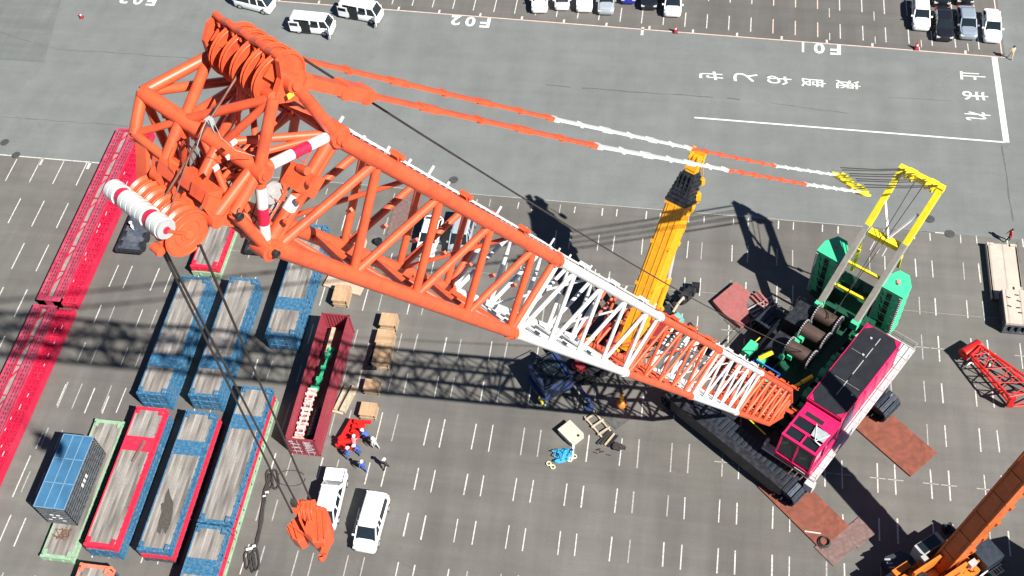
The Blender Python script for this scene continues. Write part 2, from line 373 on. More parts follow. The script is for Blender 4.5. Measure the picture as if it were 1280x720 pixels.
def stack(top,n_cols,cx,cy,labels,flip=1,goose=True,dx=0):
    """n_cols: frame paints from bottom to top"""
    for i,(m,lb) in enumerate(zip(n_cols,labels)):
        key=(m.name,flip,goose)
        if key not in protos: r=protos[key]=make_rack(m,lb,flip,goose=goose)
        else: r=copy_tree(protos[key]); r['label']=lb
        r.location=(cx+(random.uniform(-.05,.05) if i<len(n_cols)-1 else 0),cy+random.uniform(-.06,.06),i*(RH+.04)+.01)
T3=3*(RH+.04)
def ctr(pl_top,pl_bot,z):   # rack centre from the two left-hand top corners
    a=G(*pl_top,z); c=G(*pl_bot,z); return (a.x+c.x)/2+RWd/2,(a.y+c.y)/2
cx,cy=ctr((225,342),(173,494),T3); stack(T3,[BL,BL,BL],cx,cy,['bottom blue rack of the leftmost all blue stack','middle blue rack of the leftmost all blue stack','blue flat rack topmost in the leftmost all blue stack, crossed by boom shadow'],-1)
cx,cy=ctr((287,343),(236,497),T3); stack(T3,[BL,BL,BL],cx,cy,['bottom blue rack of the blue stack second from left','middle blue rack of the blue stack second from left','weathered blue flat rack on top of the second blue stack, under the hoist ropes'],-1)
q=G(331,418,T3); stack(T3,[BL,BL,BL],q.x+RWd/2,q.y+RL/2,['bottom blue rack of the stack behind the open red container','middle blue rack of the stack behind the open red container','blue flat rack topmost in the stack behind the open red container'],-1)
cx,cy=ctr((168,503),(107,686),T3); stack(T3,[BL,BL,RD],cx,cy,['bottom blue rack under the red rack beside the cage stack','middle blue rack right under the red rack beside the cage stack','red flat rack on two blue racks, with a dark bar lying on its deck'],1)
cx,cy=ctr((232,507),(172,692),T3); stack(T3,[DK,RD,BL],cx,cy,['bottom dark rack of the stack with red middle and stained top','red rack in the middle of the stack with the stained blue top','blue flat rack with a dark oil stain on its deck, beside the long row'],1)
q=G(247,652,T3); stack(T3,[PG,RD,BL],q.x+RWd/2,q.y+RL/2,['bottom pale green rack of the long row beside the open red container','pink red middle rack of the long row beside the open red container','blue flat rack topmost on the long row beside the open red container'],1)
stack(T3,[PG,RD,BL],q.x+RWd/2,q.y-RL/2-.12,['bottom pale green rack of the long row at the lower photo edge','pink red middle rack of the long row at the lower photo edge','blue flat rack topmost on the long row at the lower photo edge'],1)
cx,cy=ctr((118,521),(52,698),RH); GCX,GCY=cx,cy; stack(RH,[PG],cx,cy,['single pale green flat rack under the tall blue topped cages'],1,False)
q=G(101,704,RH*2); stack(RH*2,[DK,OR],q.x+RWd/2,q.y-RL/2,['dark rack under the coral rack at the lower edge','coral red flat rack cut by the lower edge of the photo'],1,False)
q=G(238,333,RH*2); stack(RH*2,[PG,RD],q.x+RWd/2,q.y+RL/2,['pale green rack under the pink framed rack below the boom tip','pink framed flat rack right under the boom tip sheaves'],1,False)
# dark drop-side trailer beds beneath the boom tip
def dark_bed(px,py,ln,label):
    r=thing('trailer_bed',label,'trailer',G(px,py,0),group='dark trailer beds under the boom tip')
    b=MB(); 
    for sx in(-1,1): b.beam((sx*1.2,0,.75),(sx*1.2,ln,.75),.16,.35)
    b.beam((-1.25,0,.75),(1.25,0,.75),.2,.4); b.beam((-1.25,ln,.75),(1.25,ln,.75),.2,.4)
    for i in range(5): b.beam((-1.2,(i+.5)*ln/5,.7),(1.2,(i+.5)*ln/5,.7),.12,.2)
    b.build('frame',DG,r)
    d=MB(); d.b2((-1.1,.15,.7),(1.1,ln-.15,.84)); d.build('deck',DK,r)
    for sx in(-1,1):
        for y in (.8,1.9):
            w=MB(); w.cyl((sx*1.0-.15,y,.5),(sx*1.0+.15,y,.5),.48,16); w.build('wheel',BK,r)
q=dark_bed(164,320,5.0,'small dark trailer bed with grey deck, left of the pink framed rack')
q=dark_bed(325,322,6.5,'small dark trailer bed between pink framed rack and blue stack under the boom tip')
# bar on the red rack, dark stain on the blue rack
p=G(175,573,T3+.03); q2=G(165,583,T3+.03); p=G(181,551,T3+.06); q2=G(166,577,T3+.06)
b=MB(); b.beam((0,0,0),q2-p,.2,.12); tag(b.build('timber_bar',BP),'brown bar lying askew on the red flat rack deck','bar',loc=p)
def blot_(name,pts,z,m,label=None):
    b=MB(); c=V((sum(p[0] for p in pts)/len(pts),sum(p[1] for p in pts)/len(pts),0)); b.prism([(p[0]-c.x,p[1]-c.y) for p in pts],0,.004); o=b.build(name,m); o.location=(c.x,c.y,z); o['kind']='structure'; return o
# ---------------- cage stack with blue cover
def cage():
    z0=RH+.05; H=2.75; ln=7.0; w=2.5
    tl=G(79.5,543,z0+H); bl=G(43.5,633.5,z0+H); cx=(tl.x+bl.x)/2+w/2; y0,y1=bl.y,tl.y; ln=y1-y0; cy=(y0+y1)/2
    r=thing('cage_stack','tall stack of steel cages under a blue panelled cover on the pale green rack','cage stack',(cx,cy,z0))
    b=MB(); l=ln/2; ww=w/2
    for sx in(-1,1):
        n=int(ln/.42)
        for i in range(n+1): b.beam((sx*ww,-l+i*ln/n,0),(sx*ww,-l+i*ln/n,H),.05,.05)
        for j in range(9): b.beam((sx*ww,-l,j*H/8),(sx*ww,l,j*H/8),.07,.1)
    for sy in(-1,1):
        for i in range(7): b.beam((-ww+i*w/6,sy*l,0),(-ww+i*w/6,sy*l,H),.05,.05)
        for j in range(9): b.beam((-ww,sy*l,j*H/8),(ww,sy*l,j*H/8),.07,.1)
    b.build('cage_frame',LG if False else mat('cage_grey',(.12,.13,.14),.5,.3,var=.3),r)
    c=MB()
    for j in range(8):
        for i in range(int(ln/.85)):
            c.box((0,-l+.45+i*.85,(j+.45)*H/8),(w-.10,.7,H/8-.12))
    c.build('cage_load',DG,r)
    t=MB(); t.b2((-ww-.03,-l-.03,H),(ww+.03,l+.03,H+.08)); 
    cv=t.build('cover',TB,r)
    t=MB()
    for i in (1,2): x=-ww+i*w/3; t.beam((x,-l,H+.1),(x,l,H+.1),.05,.05)
    for i in (1,2): yy=l-i*ln/3; t.beam((-ww,yy,H+.1),(ww,yy,H+.1),.05,.05)
    for sx in (-1,1): t.beam((sx*ww,-l,H+.1),(sx*ww,l,H+.1),.05,.05)
    for sy in (-1,1): t.beam((-ww,sy*l,H+.1),(ww,sy*l,H+.1),.05,.05)
    t.build('seam',mat('seam_pale_blue',(.16,.28,.38),.5),cv)
    t=MB()
    for x in (-.5,.5):
        for k in range(3): t.box((x+random.uniform(-.3,.3),-l-.04,H*.25+k*.45),(.3,.05,.07))
    for k in range(3): t.box((ww+.04,-.5+k*.4,H*.6),(.04,.25,.35))
    build_each(t,'white_wrap',WH,r)
    return cx,cy
cage()
b=MB(); rc_=random.Random(6); b.tube([(rc_.uniform(-.9,.9),rc_.uniform(-.5,.5),rc_.uniform(.04,.12)) for k in range(22)],.03,5)
p=G(80,668,RH+.02); tag(b.build('chain_tangle',mat('rusty_chain',(.18,.09,.06),.8,.2)),'tangle of rusty chain on the pale green rack in front of the cage stack','chain',loc=p)
# ---------------- long red girders at the far left
def girder(label,x0,x1,y0,y1,z=.95):
    r=thing('steel_girder',label,'girder',(x0,y0,0),group='long red girders lying end to end')
    L_=y1-y0; W=x1-x0
    b=MB()
    b.b2((0,0,0),(.72,L_,z)); b.b2((1.48,0,0),(2.25,L_,z))           # two flanges
    b.b2((0,0,z-.05),(.06,L_,z+.1)); b.b2((.66,0,z-.05),(.72,L_,z+.1)); b.b2((1.45,0,z-.05),(1.51,L_,z+.1)); b.b2((2.19,0,z-.05),(2.25,L_,z+.1))
    b.b2((0,0,0),(2.25,.5,z+.05)); b.b2((0,L_-.2,0),(2.25,L_,z+.05))
    
    for i in range(int(L_/.42)-1):
        for x in(.25,.5,1.75,2.0): b.box((x,.7+i*.42,z+.006),(.07,.26,.012),mi=1)
    b.build('flange_beam',[PKP,BK],r)
    d=MB(); d.b2((.72,.5,.3),(1.48,L_-.2,.62)); d.build('web_plate',mat('web_grey',(.22,.22,.21),.7,var=.15,dirt=(.12,.1,.1),damt=.6) if 'web_grey' not in MATS else MATS['web_grey'],r)
    x_=MB(); n_=int(L_/1.5)
    for i in range(n_): y0_=.5+i*(L_-.7)/n_; y1_=.5+(i+1)*(L_-.7)/n_; x_.beam((.72,y0_,.8),(1.48,y1_ if i%2 else y0_,.8),.09,.09); x_.beam((2.3,y0_,z*.68),(W-.2,y1_,z*.68),.08,.1); x_.beam((2.3,y1_,z*.68),(W-.2,y0_,z*.68),.08,.1)
    x_.b2((.72,.5,.62),(.735,L_-.2,.82)); x_.b2((2.26,0,z*.6),(2.34,L_,z*.72)); x_.build('lattice_brace',PR,r,'criss cross red lattice bracing') if 0 else None
    lat_=x_
    s=MB(); s.b2((2.25,0,0),(W-.12,L_,z*.50))
    n=int(L_/.62)
    for i in range(n): s.b2((2.25,i*.62+.1,z*.62),(W-.05-.25*random.random(),i*.62+.22,z*.78))
    for k in range(4): s.beam((2.4+k*.33,0,z*.7),(2.4+k*.33,L_,z*.7),.07,.1)
    s.beam((W-.1,0,z*.45),(W-.1,L_,z*.45),.2,.7)
    o_=len(s.v); s.v+=lat_.v; s.f+=[[o_+k for k in f] for f in lat_.f]; s.m+=lat_.m; s.sm+=lat_.sm
    s.build('ribbed_side',PR,r)
    t=MB()
    for i in range(int(L_/1.1)):
        if random.random()<.6: t.box((random.uniform(2.4,3.4),i*1.1+random.uniform(0,.8),z*.78),(.06,random.uniform(.2,.5),.03))
    t.build('reflector_strip',mat('pale_pink_tape',(.8,.45,.5),.4) if 'pale_pink_tape' not in MATS else MATS['pale_pink_tape'],r)
xa=-56.1
girder('upper of the two long red steel girders, ending at the boom tip',xa,xa+3.75,51.5,72.7)
girder('lower long red steel girder crossed by the boom shadow',xa,xa+3.75,29.2,51.0)
# ---------------- open-top red container and its load
def open_container():
    x0,y0,y1=-29.25,39.6,51.8; W=2.44; H=2.59; L_=y1-y0
    r=thing('open_top_container','dark red open top shipping container loaded with machine parts','container',(x0+W/2,(y0+y1)/2,.01))
    w=W/2; l=L_/2
    def corr(axis,sgn):
        b=MB(); n=40 if axis=='y' else 9; tot=L_ if axis=='y' else W; st=tot/n
        for i in range(n):
            s=-tot/2+i*st; prof=[(s,0),(s+st*.3,0),(s+st*.5,.045),(s+st*.8,.045),(s+st,0)]
            for (a,da),(c,dc) in zip(prof[:-1],prof[1:]):
                for zz in (0,):
                    if axis=='y': vs=[(sgn*(w-.05)+sgn*da*0-sgn*da,a,.1),(sgn*(w-.05)-sgn*dc,c,.1),(sgn*(w-.05)-sgn*dc,c,H-.1),(sgn*(w-.05)-sgn*da,a,H-.1)]
                    else: vs=[(a,sgn*(l-.05)-sgn*da,.1),(c,sgn*(l-.05)-sgn*dc,.1),(c,sgn*(l-.05)-sgn*dc,H-.1),(a,sgn*(l-.05)-sgn*da,H-.1)]
                    b.add(vs,[(0,1,2,3)])
        return b
    for sg in (-1,1): corr('y',sg).build('side_wall',CT,r)
    corr('x',1).build('end_wall',CT,r)
    f=MB()
    for sx in(-1,1):
        for sy in(-1,1): f.box((sx*(w-.07),sy*(l-.07),H/2),(.15,.15,H))
        f.beam((sx*(w-.05),-l,H-.05),(sx*(w-.05),l,H-.05),.11,.11); f.beam((sx*(w-.05),-l,.08),(sx*(w-.05),l,.08),.11,.16)
    for sy in(-1,1): f.beam((-w,sy*(l-.05),H-.06),(w,sy*(l-.05),H-.06),.12,.13); f.beam((-w,sy*(l-.05),.08),(w,sy*(l-.05),.08),.1,.16)
    f.build('frame',CT,r)
    fl=MB(); fl.b2((-w+.08,-l+.08,.1),(w-.08,l-.08,.17)); fl.build('floor',BP,r)
    for sx in(-1,1):
        d=MB(); d.b2((min(sx*.02,sx*(w-.16)),-l+.02,.16),(max(sx*.02,sx*(w-.16)),-l+.07,H-.13))
        dd=d.build('door',CT,r)
        k=MB()
        for x in(.3,.75): k.cyl((sx*x,-l-.02,.15),(sx*x,-l-.02,H-.15),.025,6)
        for z in(.6,1.2,1.8): k.beam((sx*.15,-l-.02,z),(sx*.95,-l-.02,z),.03,.06)
        k.build('lock_rod',LG,dd)
    t=MB()
    for (x,z,sw,sh) in [(-.85,2.1,.32,.2),(-.7,1.75,.25,.14),(.45,2.15,.6,.1),(.45,1.95,.6,.1),(.45,1.6,.5,.08),(.45,1.4,.55,.08),(.4,1.15,.5,.08),(.4,.85,.55,.08),(-.5,1.2,.35,.08)]: t.box((x,-l+.015,z),(sw,.012,sh))
    t.build('painted_marks',WH,r)
    c=r.location
    # load
    s=MB()
    for i in range(2): s.beam((-.28+i*.5,0,0),(-.28+i*.5,5.0,0),.1,.14)
    for i in range(11): s.box((-.03,.25+i*.46,.06),(.75 if i%3 else .95,.16,.2))
    for i in range(6): s.cyl((-.35,.5+i*.8,.15),(.3,.5+i*.8,.15),.13,10)
    tag(s.build('pendant_frame',mat('white_red_load',(.78,.52,.48),.5,var=.5,scale=5,dirt=(.6,.05,.04),dscale=3,damt=.95)),'white and red jib frame lying inside the open red container','machine part',loc=(c.x-.55,c.y-5.6,1.25))
    s=MB(); s.cyl((0,0,0),(0,2.6,0),.5,16,r2=.42)
    for i in range(8): s.ring((0,.2+i*.32,0),(0,1,0),.5,.03,16,4)
    tag(s.build('ribbed_drum',ST),'grey ribbed drum lying in the near end of the open red container','drum',loc=(c.x+.45,c.y-5.0,1.0))
    s=MB(); s.beam((0,0,0),(.5,4.4,0),.28,.3); 
    for t_ in(.08,.3,.55,.8,.97): s.box((.5*t_,4.4*t_,.08),(.55,.35,.34)); 
    s.cyl((-.3,.4,.2),(.35,.4,.2),.22,12); s.cyl((.1,3.7,.2),(.75,3.7,.2),.22,12)
    tag(s.build('hydraulic_strut',GR),'green hydraulic strut lying inside the open red container','machine part',loc=(c.x-.45,c.y-.9,1.0))
    s=MB(); s.beam((0,0,0),(.05,2.6,.2),.3,.3); s.cyl((-.2,.2,0),(.2,.2,0),.2,10)
    tag(s.build('pale_strut',PLY),'pale strut standing in the far end of the open red container','machine part',loc=(c.x-.35,c.y+3.0,.9))
open_container()
# ---------------- wooden crates, plywood, timber
def crate(px,py,sx,sy,h,label,m=CW,name='wooden_crate',cat='crate'):
    """px,py = centre of the crate's top face"""
    p=G(px,py,h); r=thing(name,label,cat,(p.x,p.y,0),0,'wooden crates in a row right of the open container')
    b=MB(); b.b2((-sx/2+.02,-sy/2+.02,.1),(sx/2-.02,sy/2-.02,h-.04))
    b.build('body',m,r)
    b=MB(); b.b2((-sx/2,-sy/2,h-.04),(sx/2,sy/2,h)); b.build('lid',m,r)
    b=MB()
    for a in(-1,1):
        for c in(-1,1): b.b2((a*sx/2-.0,c*sy/2,.1),(a*(sx/2-.1),c*(sy/2-.1)+c*.1,h-.05))
        b.beam((a*sx/2*.9,-sy/2,.05),(a*sx/2*.9,sy/2,.05),.12,.1); b.beam((-sx/2,a*sy/2*1.005,h*.5),(sx/2,a*sy/2*1.005,h*.5),.03,.1)
    b.build('batten',TW,r)
crate(426,366,1.35,1.75,1.1,'tall narrow plywood crate left of the others, under the boom')
crate(485.5,399,1.45,1.3,1.0,'square crate at the far end of the row of three')
crate(481,420,1.5,1.4,1.0,'square crate in the middle of the row of three')
crate(477.5,442,1.45,2.2,.9,'long crate nearest the camera in the row of three, half in the boom shadow')
crate(464.5,481,1.3,1.1,.8,'small crate with domed top alone in the boom shadow')
crate(460,511,1.35,1.25,.8,'square sunlit crate nearest the workers')
def ply(px,py,sx,sy,z,rz,label,name='plywood_sheet',m=PLY,cat='board',th=.12,group='plywood boards under the boom'):
    p=G(px,py,z); b=MB(); b.box((0,0,-th/2),(sx,sy,th)); return tag(b.build(name,m),label,cat,group,p,rz)
ply(442,302,1.9,1.5,1.0,-.03,'pale plywood sheet farthest up, on a low stack beside the blue rack',th=.9)
ply(443,330,2.5,1.6,.5,-.25,'pale plywood sheet in the middle, partly under the lower chord',th=.4)
ply(430,356,3.6,1.2,.3,-.2,'wide low plywood sheet nearest the row of crates',th=.2)
ply(447,342,2.6,1.0,.55,-.5,'long white board lying askew across the plywood sheets','white_board',WH,th=.1)
ply(503,272,2.15,5.4,.05,-.0,'long rusty brown steel plate on the ground behind the boom lacing','steel_plate',BP,'plate',.05,'steel plates on the yard')
def frame_timber():
    p=G(426,513,0); r=thing('timber_sleepers','two pale timber beams joined by a short cross beam, beside the open container','timber',p)
    b=MB(); b.beam((-.45,-.1,.15),(-.05,2.2,.15),.22,.25); b.build('beam',TW,r)
    b=MB(); b.beam((.2,-.2,.15),(.75,2.3,.15),.5,.3); b.build('beam',TW,r)
    b=MB(); b.beam((-.6,-.25,.2),(.3,-.4,.2),.18,.2); b.build('cross_beam',TW,r)
p=None; frame_timber()
b=MB()
for i in range(3): b.cyl((0,i*.55,.35),(.85,i*.55+.1,.35),.22,10)
for i in range(4): b.beam((0,i*.5,.1),(.8,i*.5+.1,.1),.12,.2)
for i in range(2): b.beam((.1+i*.5,-.3,.55),(.15+i*.5,2.2,.55),.1,.12)
tag(b.build('rope_drum_rack',DG),'black rack of small drums left of the row of crates, in shade','rack',loc=G(459,462,0))
b=MB(); b.cyl((0,0,0),(0,0,.5),.33,14); b.cyl((0,0,.5),(0,0,.55),.36,14); tag(b.build('drum_barrel',DG),'small dark barrel beside the plywood, left of the rusty plate','barrel',loc=G(474,305,0))
# slings on the ground
def sling():
    b=MB()
    rnd=random.Random(3)
    def P(x,y,z=.06): q=G(x,y); return V((q.x,q.y,z))
    c=P(330,640)
    for k in range(5):
        o=[rnd.uniform(-3,3) for _ in range(4)]
        b.tube([P(338+o[0],592)-c,P(333+o[1],614,.12)-c,P(331+o[2]*.5,628,.2)-c,P(327+o[1]*.8,652,.1)-c,P(322+o[3]*.8,676,.1)-c,P(318+o[0]*.8,690)-c],.07,5)
    for k,(x,y,rx,ry) in enumerate([(337,600,5,12),(344,600,6,12),(316,704,4,12),(309,701,4,11),(320,700,5,14)]):
        pts=[P(x+rx*math.cos(t*.5236)*(.8+.2*math.sin(t)),y+ry*math.sin(t*.5236),.08)-c for t in range(13)]; b.tube(pts,.085,6)
    o=b.build('wire_sling',SL); tag(o,'tangled bundle of black wire slings on the asphalt left of the hook block','sling',loc=c)
    w=MB()
    for x,y in((331,622),(334,617),(310,688),(314,687),(318,684)): q=P(x,y,.14)-c; w.cyl(q-V((.12,0,0)),q+V((.12,.1,0)),.12,8)
    build_each(w,'ferrule',WH,o)
    b=MB(); 
    pts=[P(364+18*math.cos(t*.42),598+10*math.sin(t*.42),.05) for t in range(15)]; c2=pts[0].copy(); b.tube([p-c2 for p in pts],.025,5)
    tag(b.build('loose_cable',RP),'thin loop of loose cable on the asphalt near the black slings','cable',loc=c2)
sling()
# ================================================================ THE BIG CRAWLER CRANE
O=V((9.5489,46.6304,0)); PSI=4.1503; FW=V((math.cos(PSI),math.sin(PSI),0)); LT=V((-FW.y,FW.x,0))
AL=1.0327; CA,SA=math.cos(AL),math.sin(AL); D2=1.4285; W2=1.43
crane=thing('crawler_crane','giant crawler crane with orange and white lattice boom, pink machinery house and green counterweights','crawler crane',O,PSI)
INV=(MX.Translation(O)@MX.Rotation(PSI,4,'Z')).inverted()
def LB(s,d,l): return V((s*CA-d*SA,l,3.2+s*SA+d*CA))
def loc(px,z):
    g=G(px[0],px[1],z)-O; return V((g.dot(FW),g.dot(LT),z))
def onl(px,l):
    d=ray(px); g=CAM-O; t=(l-g.dot(LT))/d.dot(LT); P=g+d*t; return V((P.dot(FW),l,P.z))
# ---- boom sections
def section(s0,s1,m,rc,rl,n,label,foot=False,lab2=None):
    par=MB(); par.cyl(LB(s0,0,0)-V((0,.1,0)),LB(s0,0,0)+V((0,.1,0)),.01); 
    L_=s1-s0
    lac=MB(); hp=(L_-.7)/n
    def C(s,a,b):
        if foot and s<s0+4.5:
            k=.45+.55*(s-s0)/4.5; return LB(s,a*D2*k,b*W2*(.75+.25*(s-s0)/4.5))
        return LB(s,a*D2,b*W2)
    st=[s0+.35+i*hp for i in range(n+1)]
    if st[0]: pass
    for b in(-1,1):
        for i in range(n):
            a0=1 if (i%2==(n%2)) else -1
            lac.cyl(C(st[i],-a0,b),C(st[i+1],a0,b),rl,8)
        lac.cyl(C(s0+.18,-1,b),C(s0+.18,1,b),rl,8); lac.cyl(C(s1-.18,-1,b),C(s1-.18,1,b),rl,8)
    for a in(-1,1):
        for i in range(n):
            b0=1 if i%2 else -1
            lac.cyl(C(st[i],a,-b0),C(st[i+1],a,b0),rl*.68,7)
        lac.cyl(C(s0+.18,a,-1),C(s0+.18,a,1),rl,8); lac.cyl(C(s1-.18,a,-1),C(s1-.18,a,1),rl,8)
        if a<0:
            for i in range(1,n,2): lac.cyl(C(st[i],a,-1),C(st[i],a,1),rl*.8,7)
    for i in range(2,n,4): lac.cyl(C(st[i],-1,-1),C(st[i],1,1),rl*.6,7)
    if s0>50:
        for i in range(1,n,1):
            q=C(st[i],0,1); lac.beam(q,q+V((.0,.2,.22)),.07,.1)
    root=lac.build('boom_section',m,crane,label)
    for a in(-1,1):
        for b in(-1,1):
            c=MB()
            if foot:
                c.cyl(C(s0,a,b),C(s0+4.5,a,b),rc*.9,12); c.cyl(C(s0+4.5,a,b),C(s1,a,b),rc,12)
            else: c.cyl(C(s0+.02,a,b),C(s1-.02,a,b),rc,14)
            for s_ in (s0+.12,s1-.12):
                if foot and s_<s0+1: continue
                c.cyl(C(s_-.14,a,b),C(s_+.14,a,b),rc*1.22,12)
                c.cyl(C(s_,a,b)-V((0,rc*1.35,0)),C(s_,a,b)+V((0,rc*1.35,0)),rc*.5,10)
            c.build('chord',m,root)
    # top catwalk with stanchions and pendant saddles
    w=MB(); nst=int(L_/1.15)
    for l in (.75,1.12): w.beam(LB(s0+.3,D2+rc+.05,l),LB(s1-.3,D2+rc+.05,l),.05,.06,up=(0,1,0))
    for i in range(nst*3): s=s0+.3+i*(L_-.6)/(nst*3); w.beam(LB(s,D2+rc+.03,.75),LB(s,D2+rc+.03,1.12),.08,.04,up=(0,0,1))
    for i in range(nst+1):
        s=s0+.4+i*(L_-.8)/nst; h=random.choice((.08,.12,.2) if i%4 else (.25,.35))
        w.beam(LB(s,D2+rc,1.1),LB(s,D2+rc+h,1.1),.05,.05,up=(0,1,0))
    for s in (s0+L_*.22,s0+L_*.52,s0+L_*.8): w.box(LB(s,D2+rc+.08,1.25),(.16,.3,.18),1); w.cyl(LB(s,D2+rc+.12,1.15),LB(s,D2+rc+.12,1.5),.08,8,1)
    w.build('catwalk',[WH if not foot and m is not O_ or s0>50 else m,m],root)
    return root
section(55.63,69.8,O_,.215,.118,8,'orange upper boom section with thick tubes')
section(42.91,55.6,WH,.18,.088,8,'white boom section above the middle')
section(31.28,42.88,O_,.17,.075,9,'orange middle boom section')
section(19.7,31.25,WH,.165,.078,10,'white lower boom section')
section(4.2,19.66,O_,.18,.10,14,'orange boom foot section',foot=True)
b=MB()
for l in(-1.05,1.05): b.beam(LB(4.6,0,l),LB(.2,0,l),.25,.7,up=(0,1,0)); b.cyl(LB(.2,0,l)-V((0,.3,0)),LB(.2,0,l)+V((0,.3,0)),.4,14)
build_each(b,'boom_foot_lug',O_,crane)
# ---- boom head
head=MB()
A1,B1=LB(69.8,1.48,1.43),LB(69.8,-1.48,1.43); A2,B2=LB(69.8,1.48,-1.43),LB(69.8,-1.48,-1.43)
M1,M2=onl((324,213),1.43),onl((178,115),-1.7); M0=M1.lerp(M2,.64)
T1,T2=onl((342,122),1.43),onl((262,70),-1.43)
N1,N2=onl((293,266),1.43),onl((168,167),-1.5)
def tb(p,q,r,n=12,mi=0): head.cyl(p,q,r*.86,n,mi)
tb(M1,M2,.20,16); tb(T1,T2,.15,14); tb(N1,N2,.115)
for k,r_ in ((M1,.2),(A1,.27),(B1,.27)): head.cyl(k-V((0,.25,0)),k+V((0,.22,0)),r_,18); head.cyl(k+V((0,.22,0)),k+V((0,.26,0)),r_*.6,16)
for k in (A2,B2): head.cyl(k-V((0,.25,0)),k+V((0,.25,0)),.3,16)
tb(T1,M1,.15); tb(onl((368,105),1.43),A1,.17); tb(T2,M2,.16); tb(T2,M1.lerp(M2,.64),.14)
tb(M1,N1,.15); tb(N1,B1,.16); tb(M2,N2,.15); tb(N2,B2,.15)
tb(A1,A2,.15); tb(B1,B2,.15); tb(A1,B1,.17); tb(A2,B2,.15); tb(T2,A2,.16)
tb(T1,M0,.12); tb(T1,M1.lerp(M2,.32),.10); tb(T1,T2.lerp(A2,.6),.09)
tb(A1,M1.lerp(M2,.35),.11); tb(A2,M1.lerp(M2,.35),.12); tb(A1,M1.lerp(M2,.22)+V((0,0,-.2)),.09)
tb(M2,A2,.13); tb(M2,B2,.12); tb(M0,B2,.14); tb(M0,A2,.12); tb(M1,B2,.10); tb(M0,N2,.10); tb(M1.lerp(M2,.5),N1,.09)
tb(A1,B2,.09); tb(A2,B1,.09); tb(T1,A2,.10); tb(T2,A1,.10); tb(N1.lerp(N2,.5),B2,.10); tb(N1.lerp(N2,.5),B1,.10)
tb(N2,N2+(B2-N2)*.45+V((0,.3,0)),.1)
# gusset plates and boxes
def plate(c,ax_s,ax_d,l,th=.07): head.box(c,(.01,.01,.01))
def poly_plate(pts,l,th=.1,mb=None):
    """vertical side plate: pixel outline on the plane l"""
    mb=mb or head
    a=[onl(p,l+th/2) for p in pts]; 
    c=[q-V((0,th,0)) for q in a]; n=len(a)
    mb.add(a+c,[tuple(range(n)),tuple(reversed(range(n,2*n)))]+[(i,n+i,n+(i+1)%n,(i+1)%n) for i in range(n)])
poly_plate([(344,124),(352,100),(349,78),(362,68),(373,76),(374,98),(381,108),(374,124),(362,128),(346,130)],1.40,.14)
hc=onl((364,102),1.5); head.cyl(hc-V((0,.1,0)),hc+V((0,.14,0)),.2,20); head.cyl(hc,hc+V((0,.2,0)),.12,16)
poly_plate([(262,70),(256,52),(262,30),(270,22),(280,30),(284,50),(276,66)],-1.43,.12)
poly_plate([(277,250),(262,245),(256,262),(268,280),(292,284),(300,268)],1.2,.12)
hb=head.build('boom_head',O_,crane,'orange welded boom head of thick tubes with sheaves')
# guard pipe with wavy profile above the sheaves
g=MB(); ga,gb=onl((354,76),1.43),onl((270,20),-1.43)
n=9
for i in range(n):
    p=ga.lerp(gb,i/n); q=ga.lerp(gb,(i+1)/n); g.cyl(p+V((0,0,.05*(i%2))),q+V((0,0,.05*((i+1)%2))),.085,8); g.cyl(p-LB(0,.12,0)+LB(0,0,0),q-LB(0,.0,0)+LB(0,0,0)+V((0,0,-.1)),.05,6)
g.beam(ga+V((0,0,-.14)),gb+V((0,0,-.14)),.05,.22); g.build('rope_guard',O_,hb)
def sheave(c,ax,r,w,m=O_,parent=hb,name='sheave'):
    b=MB(); ax=V(ax).normalized()
    b.cyl(c-ax*w/2,c-ax*w*.2,r,28,r2=r*.9); b.cyl(c-ax*w*.2,c+ax*w*.2,r*.86,28); b.cyl(c+ax*w*.2,c+ax*w/2,r*.9,28,r2=r)
    b.cyl(c-ax*(w/2+.02),c+ax*(w/2+.02),r*.3,16); b.ring(c+ax*w/2,ax,r*.93,.02,28,5); b.ring(c+ax*w/2,ax,r*.55,.015,24,4)
    return b.build(name,m,parent)
Y=(0,1,0)
up0,up1=onl((352,100),1.2),onl((285,55),-1.2)
for k in range(5): c=up0.lerp(up1,(k+.25)/5); sheave(c,V((.10,1,-.08)),.66,.08)
b=MB(); b.cyl(up0+V((0,.3,0)),up1-V((0,.2,0)),.11,14)
for k in range(7):
    c=up0.lerp(up1,k/6); b.box(c+V((-.1,.0,.12)),(.9,.035,.55),M=MX.Rotation(-AL,3,'Y'))
b.build('sheave_axle',O_,hb)
lo0,lo1=onl((232,290),1.15),onl((176,240),-1.1)
for k in range(6):
    c=lo0.lerp(lo1,(k+.1)/6); sheave(c,Y,.56 if k==0 else .52,.2)
b=MB(); b.cyl(lo0+V((0,.12,0)),lo1-V((0,.1,0)),.1,14)
for l0,k in ((.85,.08),(-.9,.92)):
    c=lo0.lerp(lo1,k); t=N1.lerp(N2,k); b.beam(c,t,.1,.36,up=(0,1,0)); 
for k in (.3,.55,.75):
    c=lo0.lerp(lo1,k); t=N1.lerp(N2,k); b.beam(c.lerp(t,.2),t,.05,.3,up=(0,1,0))
build_each(b,'sheave_frame',O_,hb)
b=MB()
for k,px in ((.35,(240,224)),(.62,(216,212)),(.12,(258,240))):
    c=onl(px,1.2-2.4*k); b.box(c,(.42,.5,.3),M=MX.Rotation(-.6,3,'Y'))
build_each(b,'bracket_box',O_,hb)
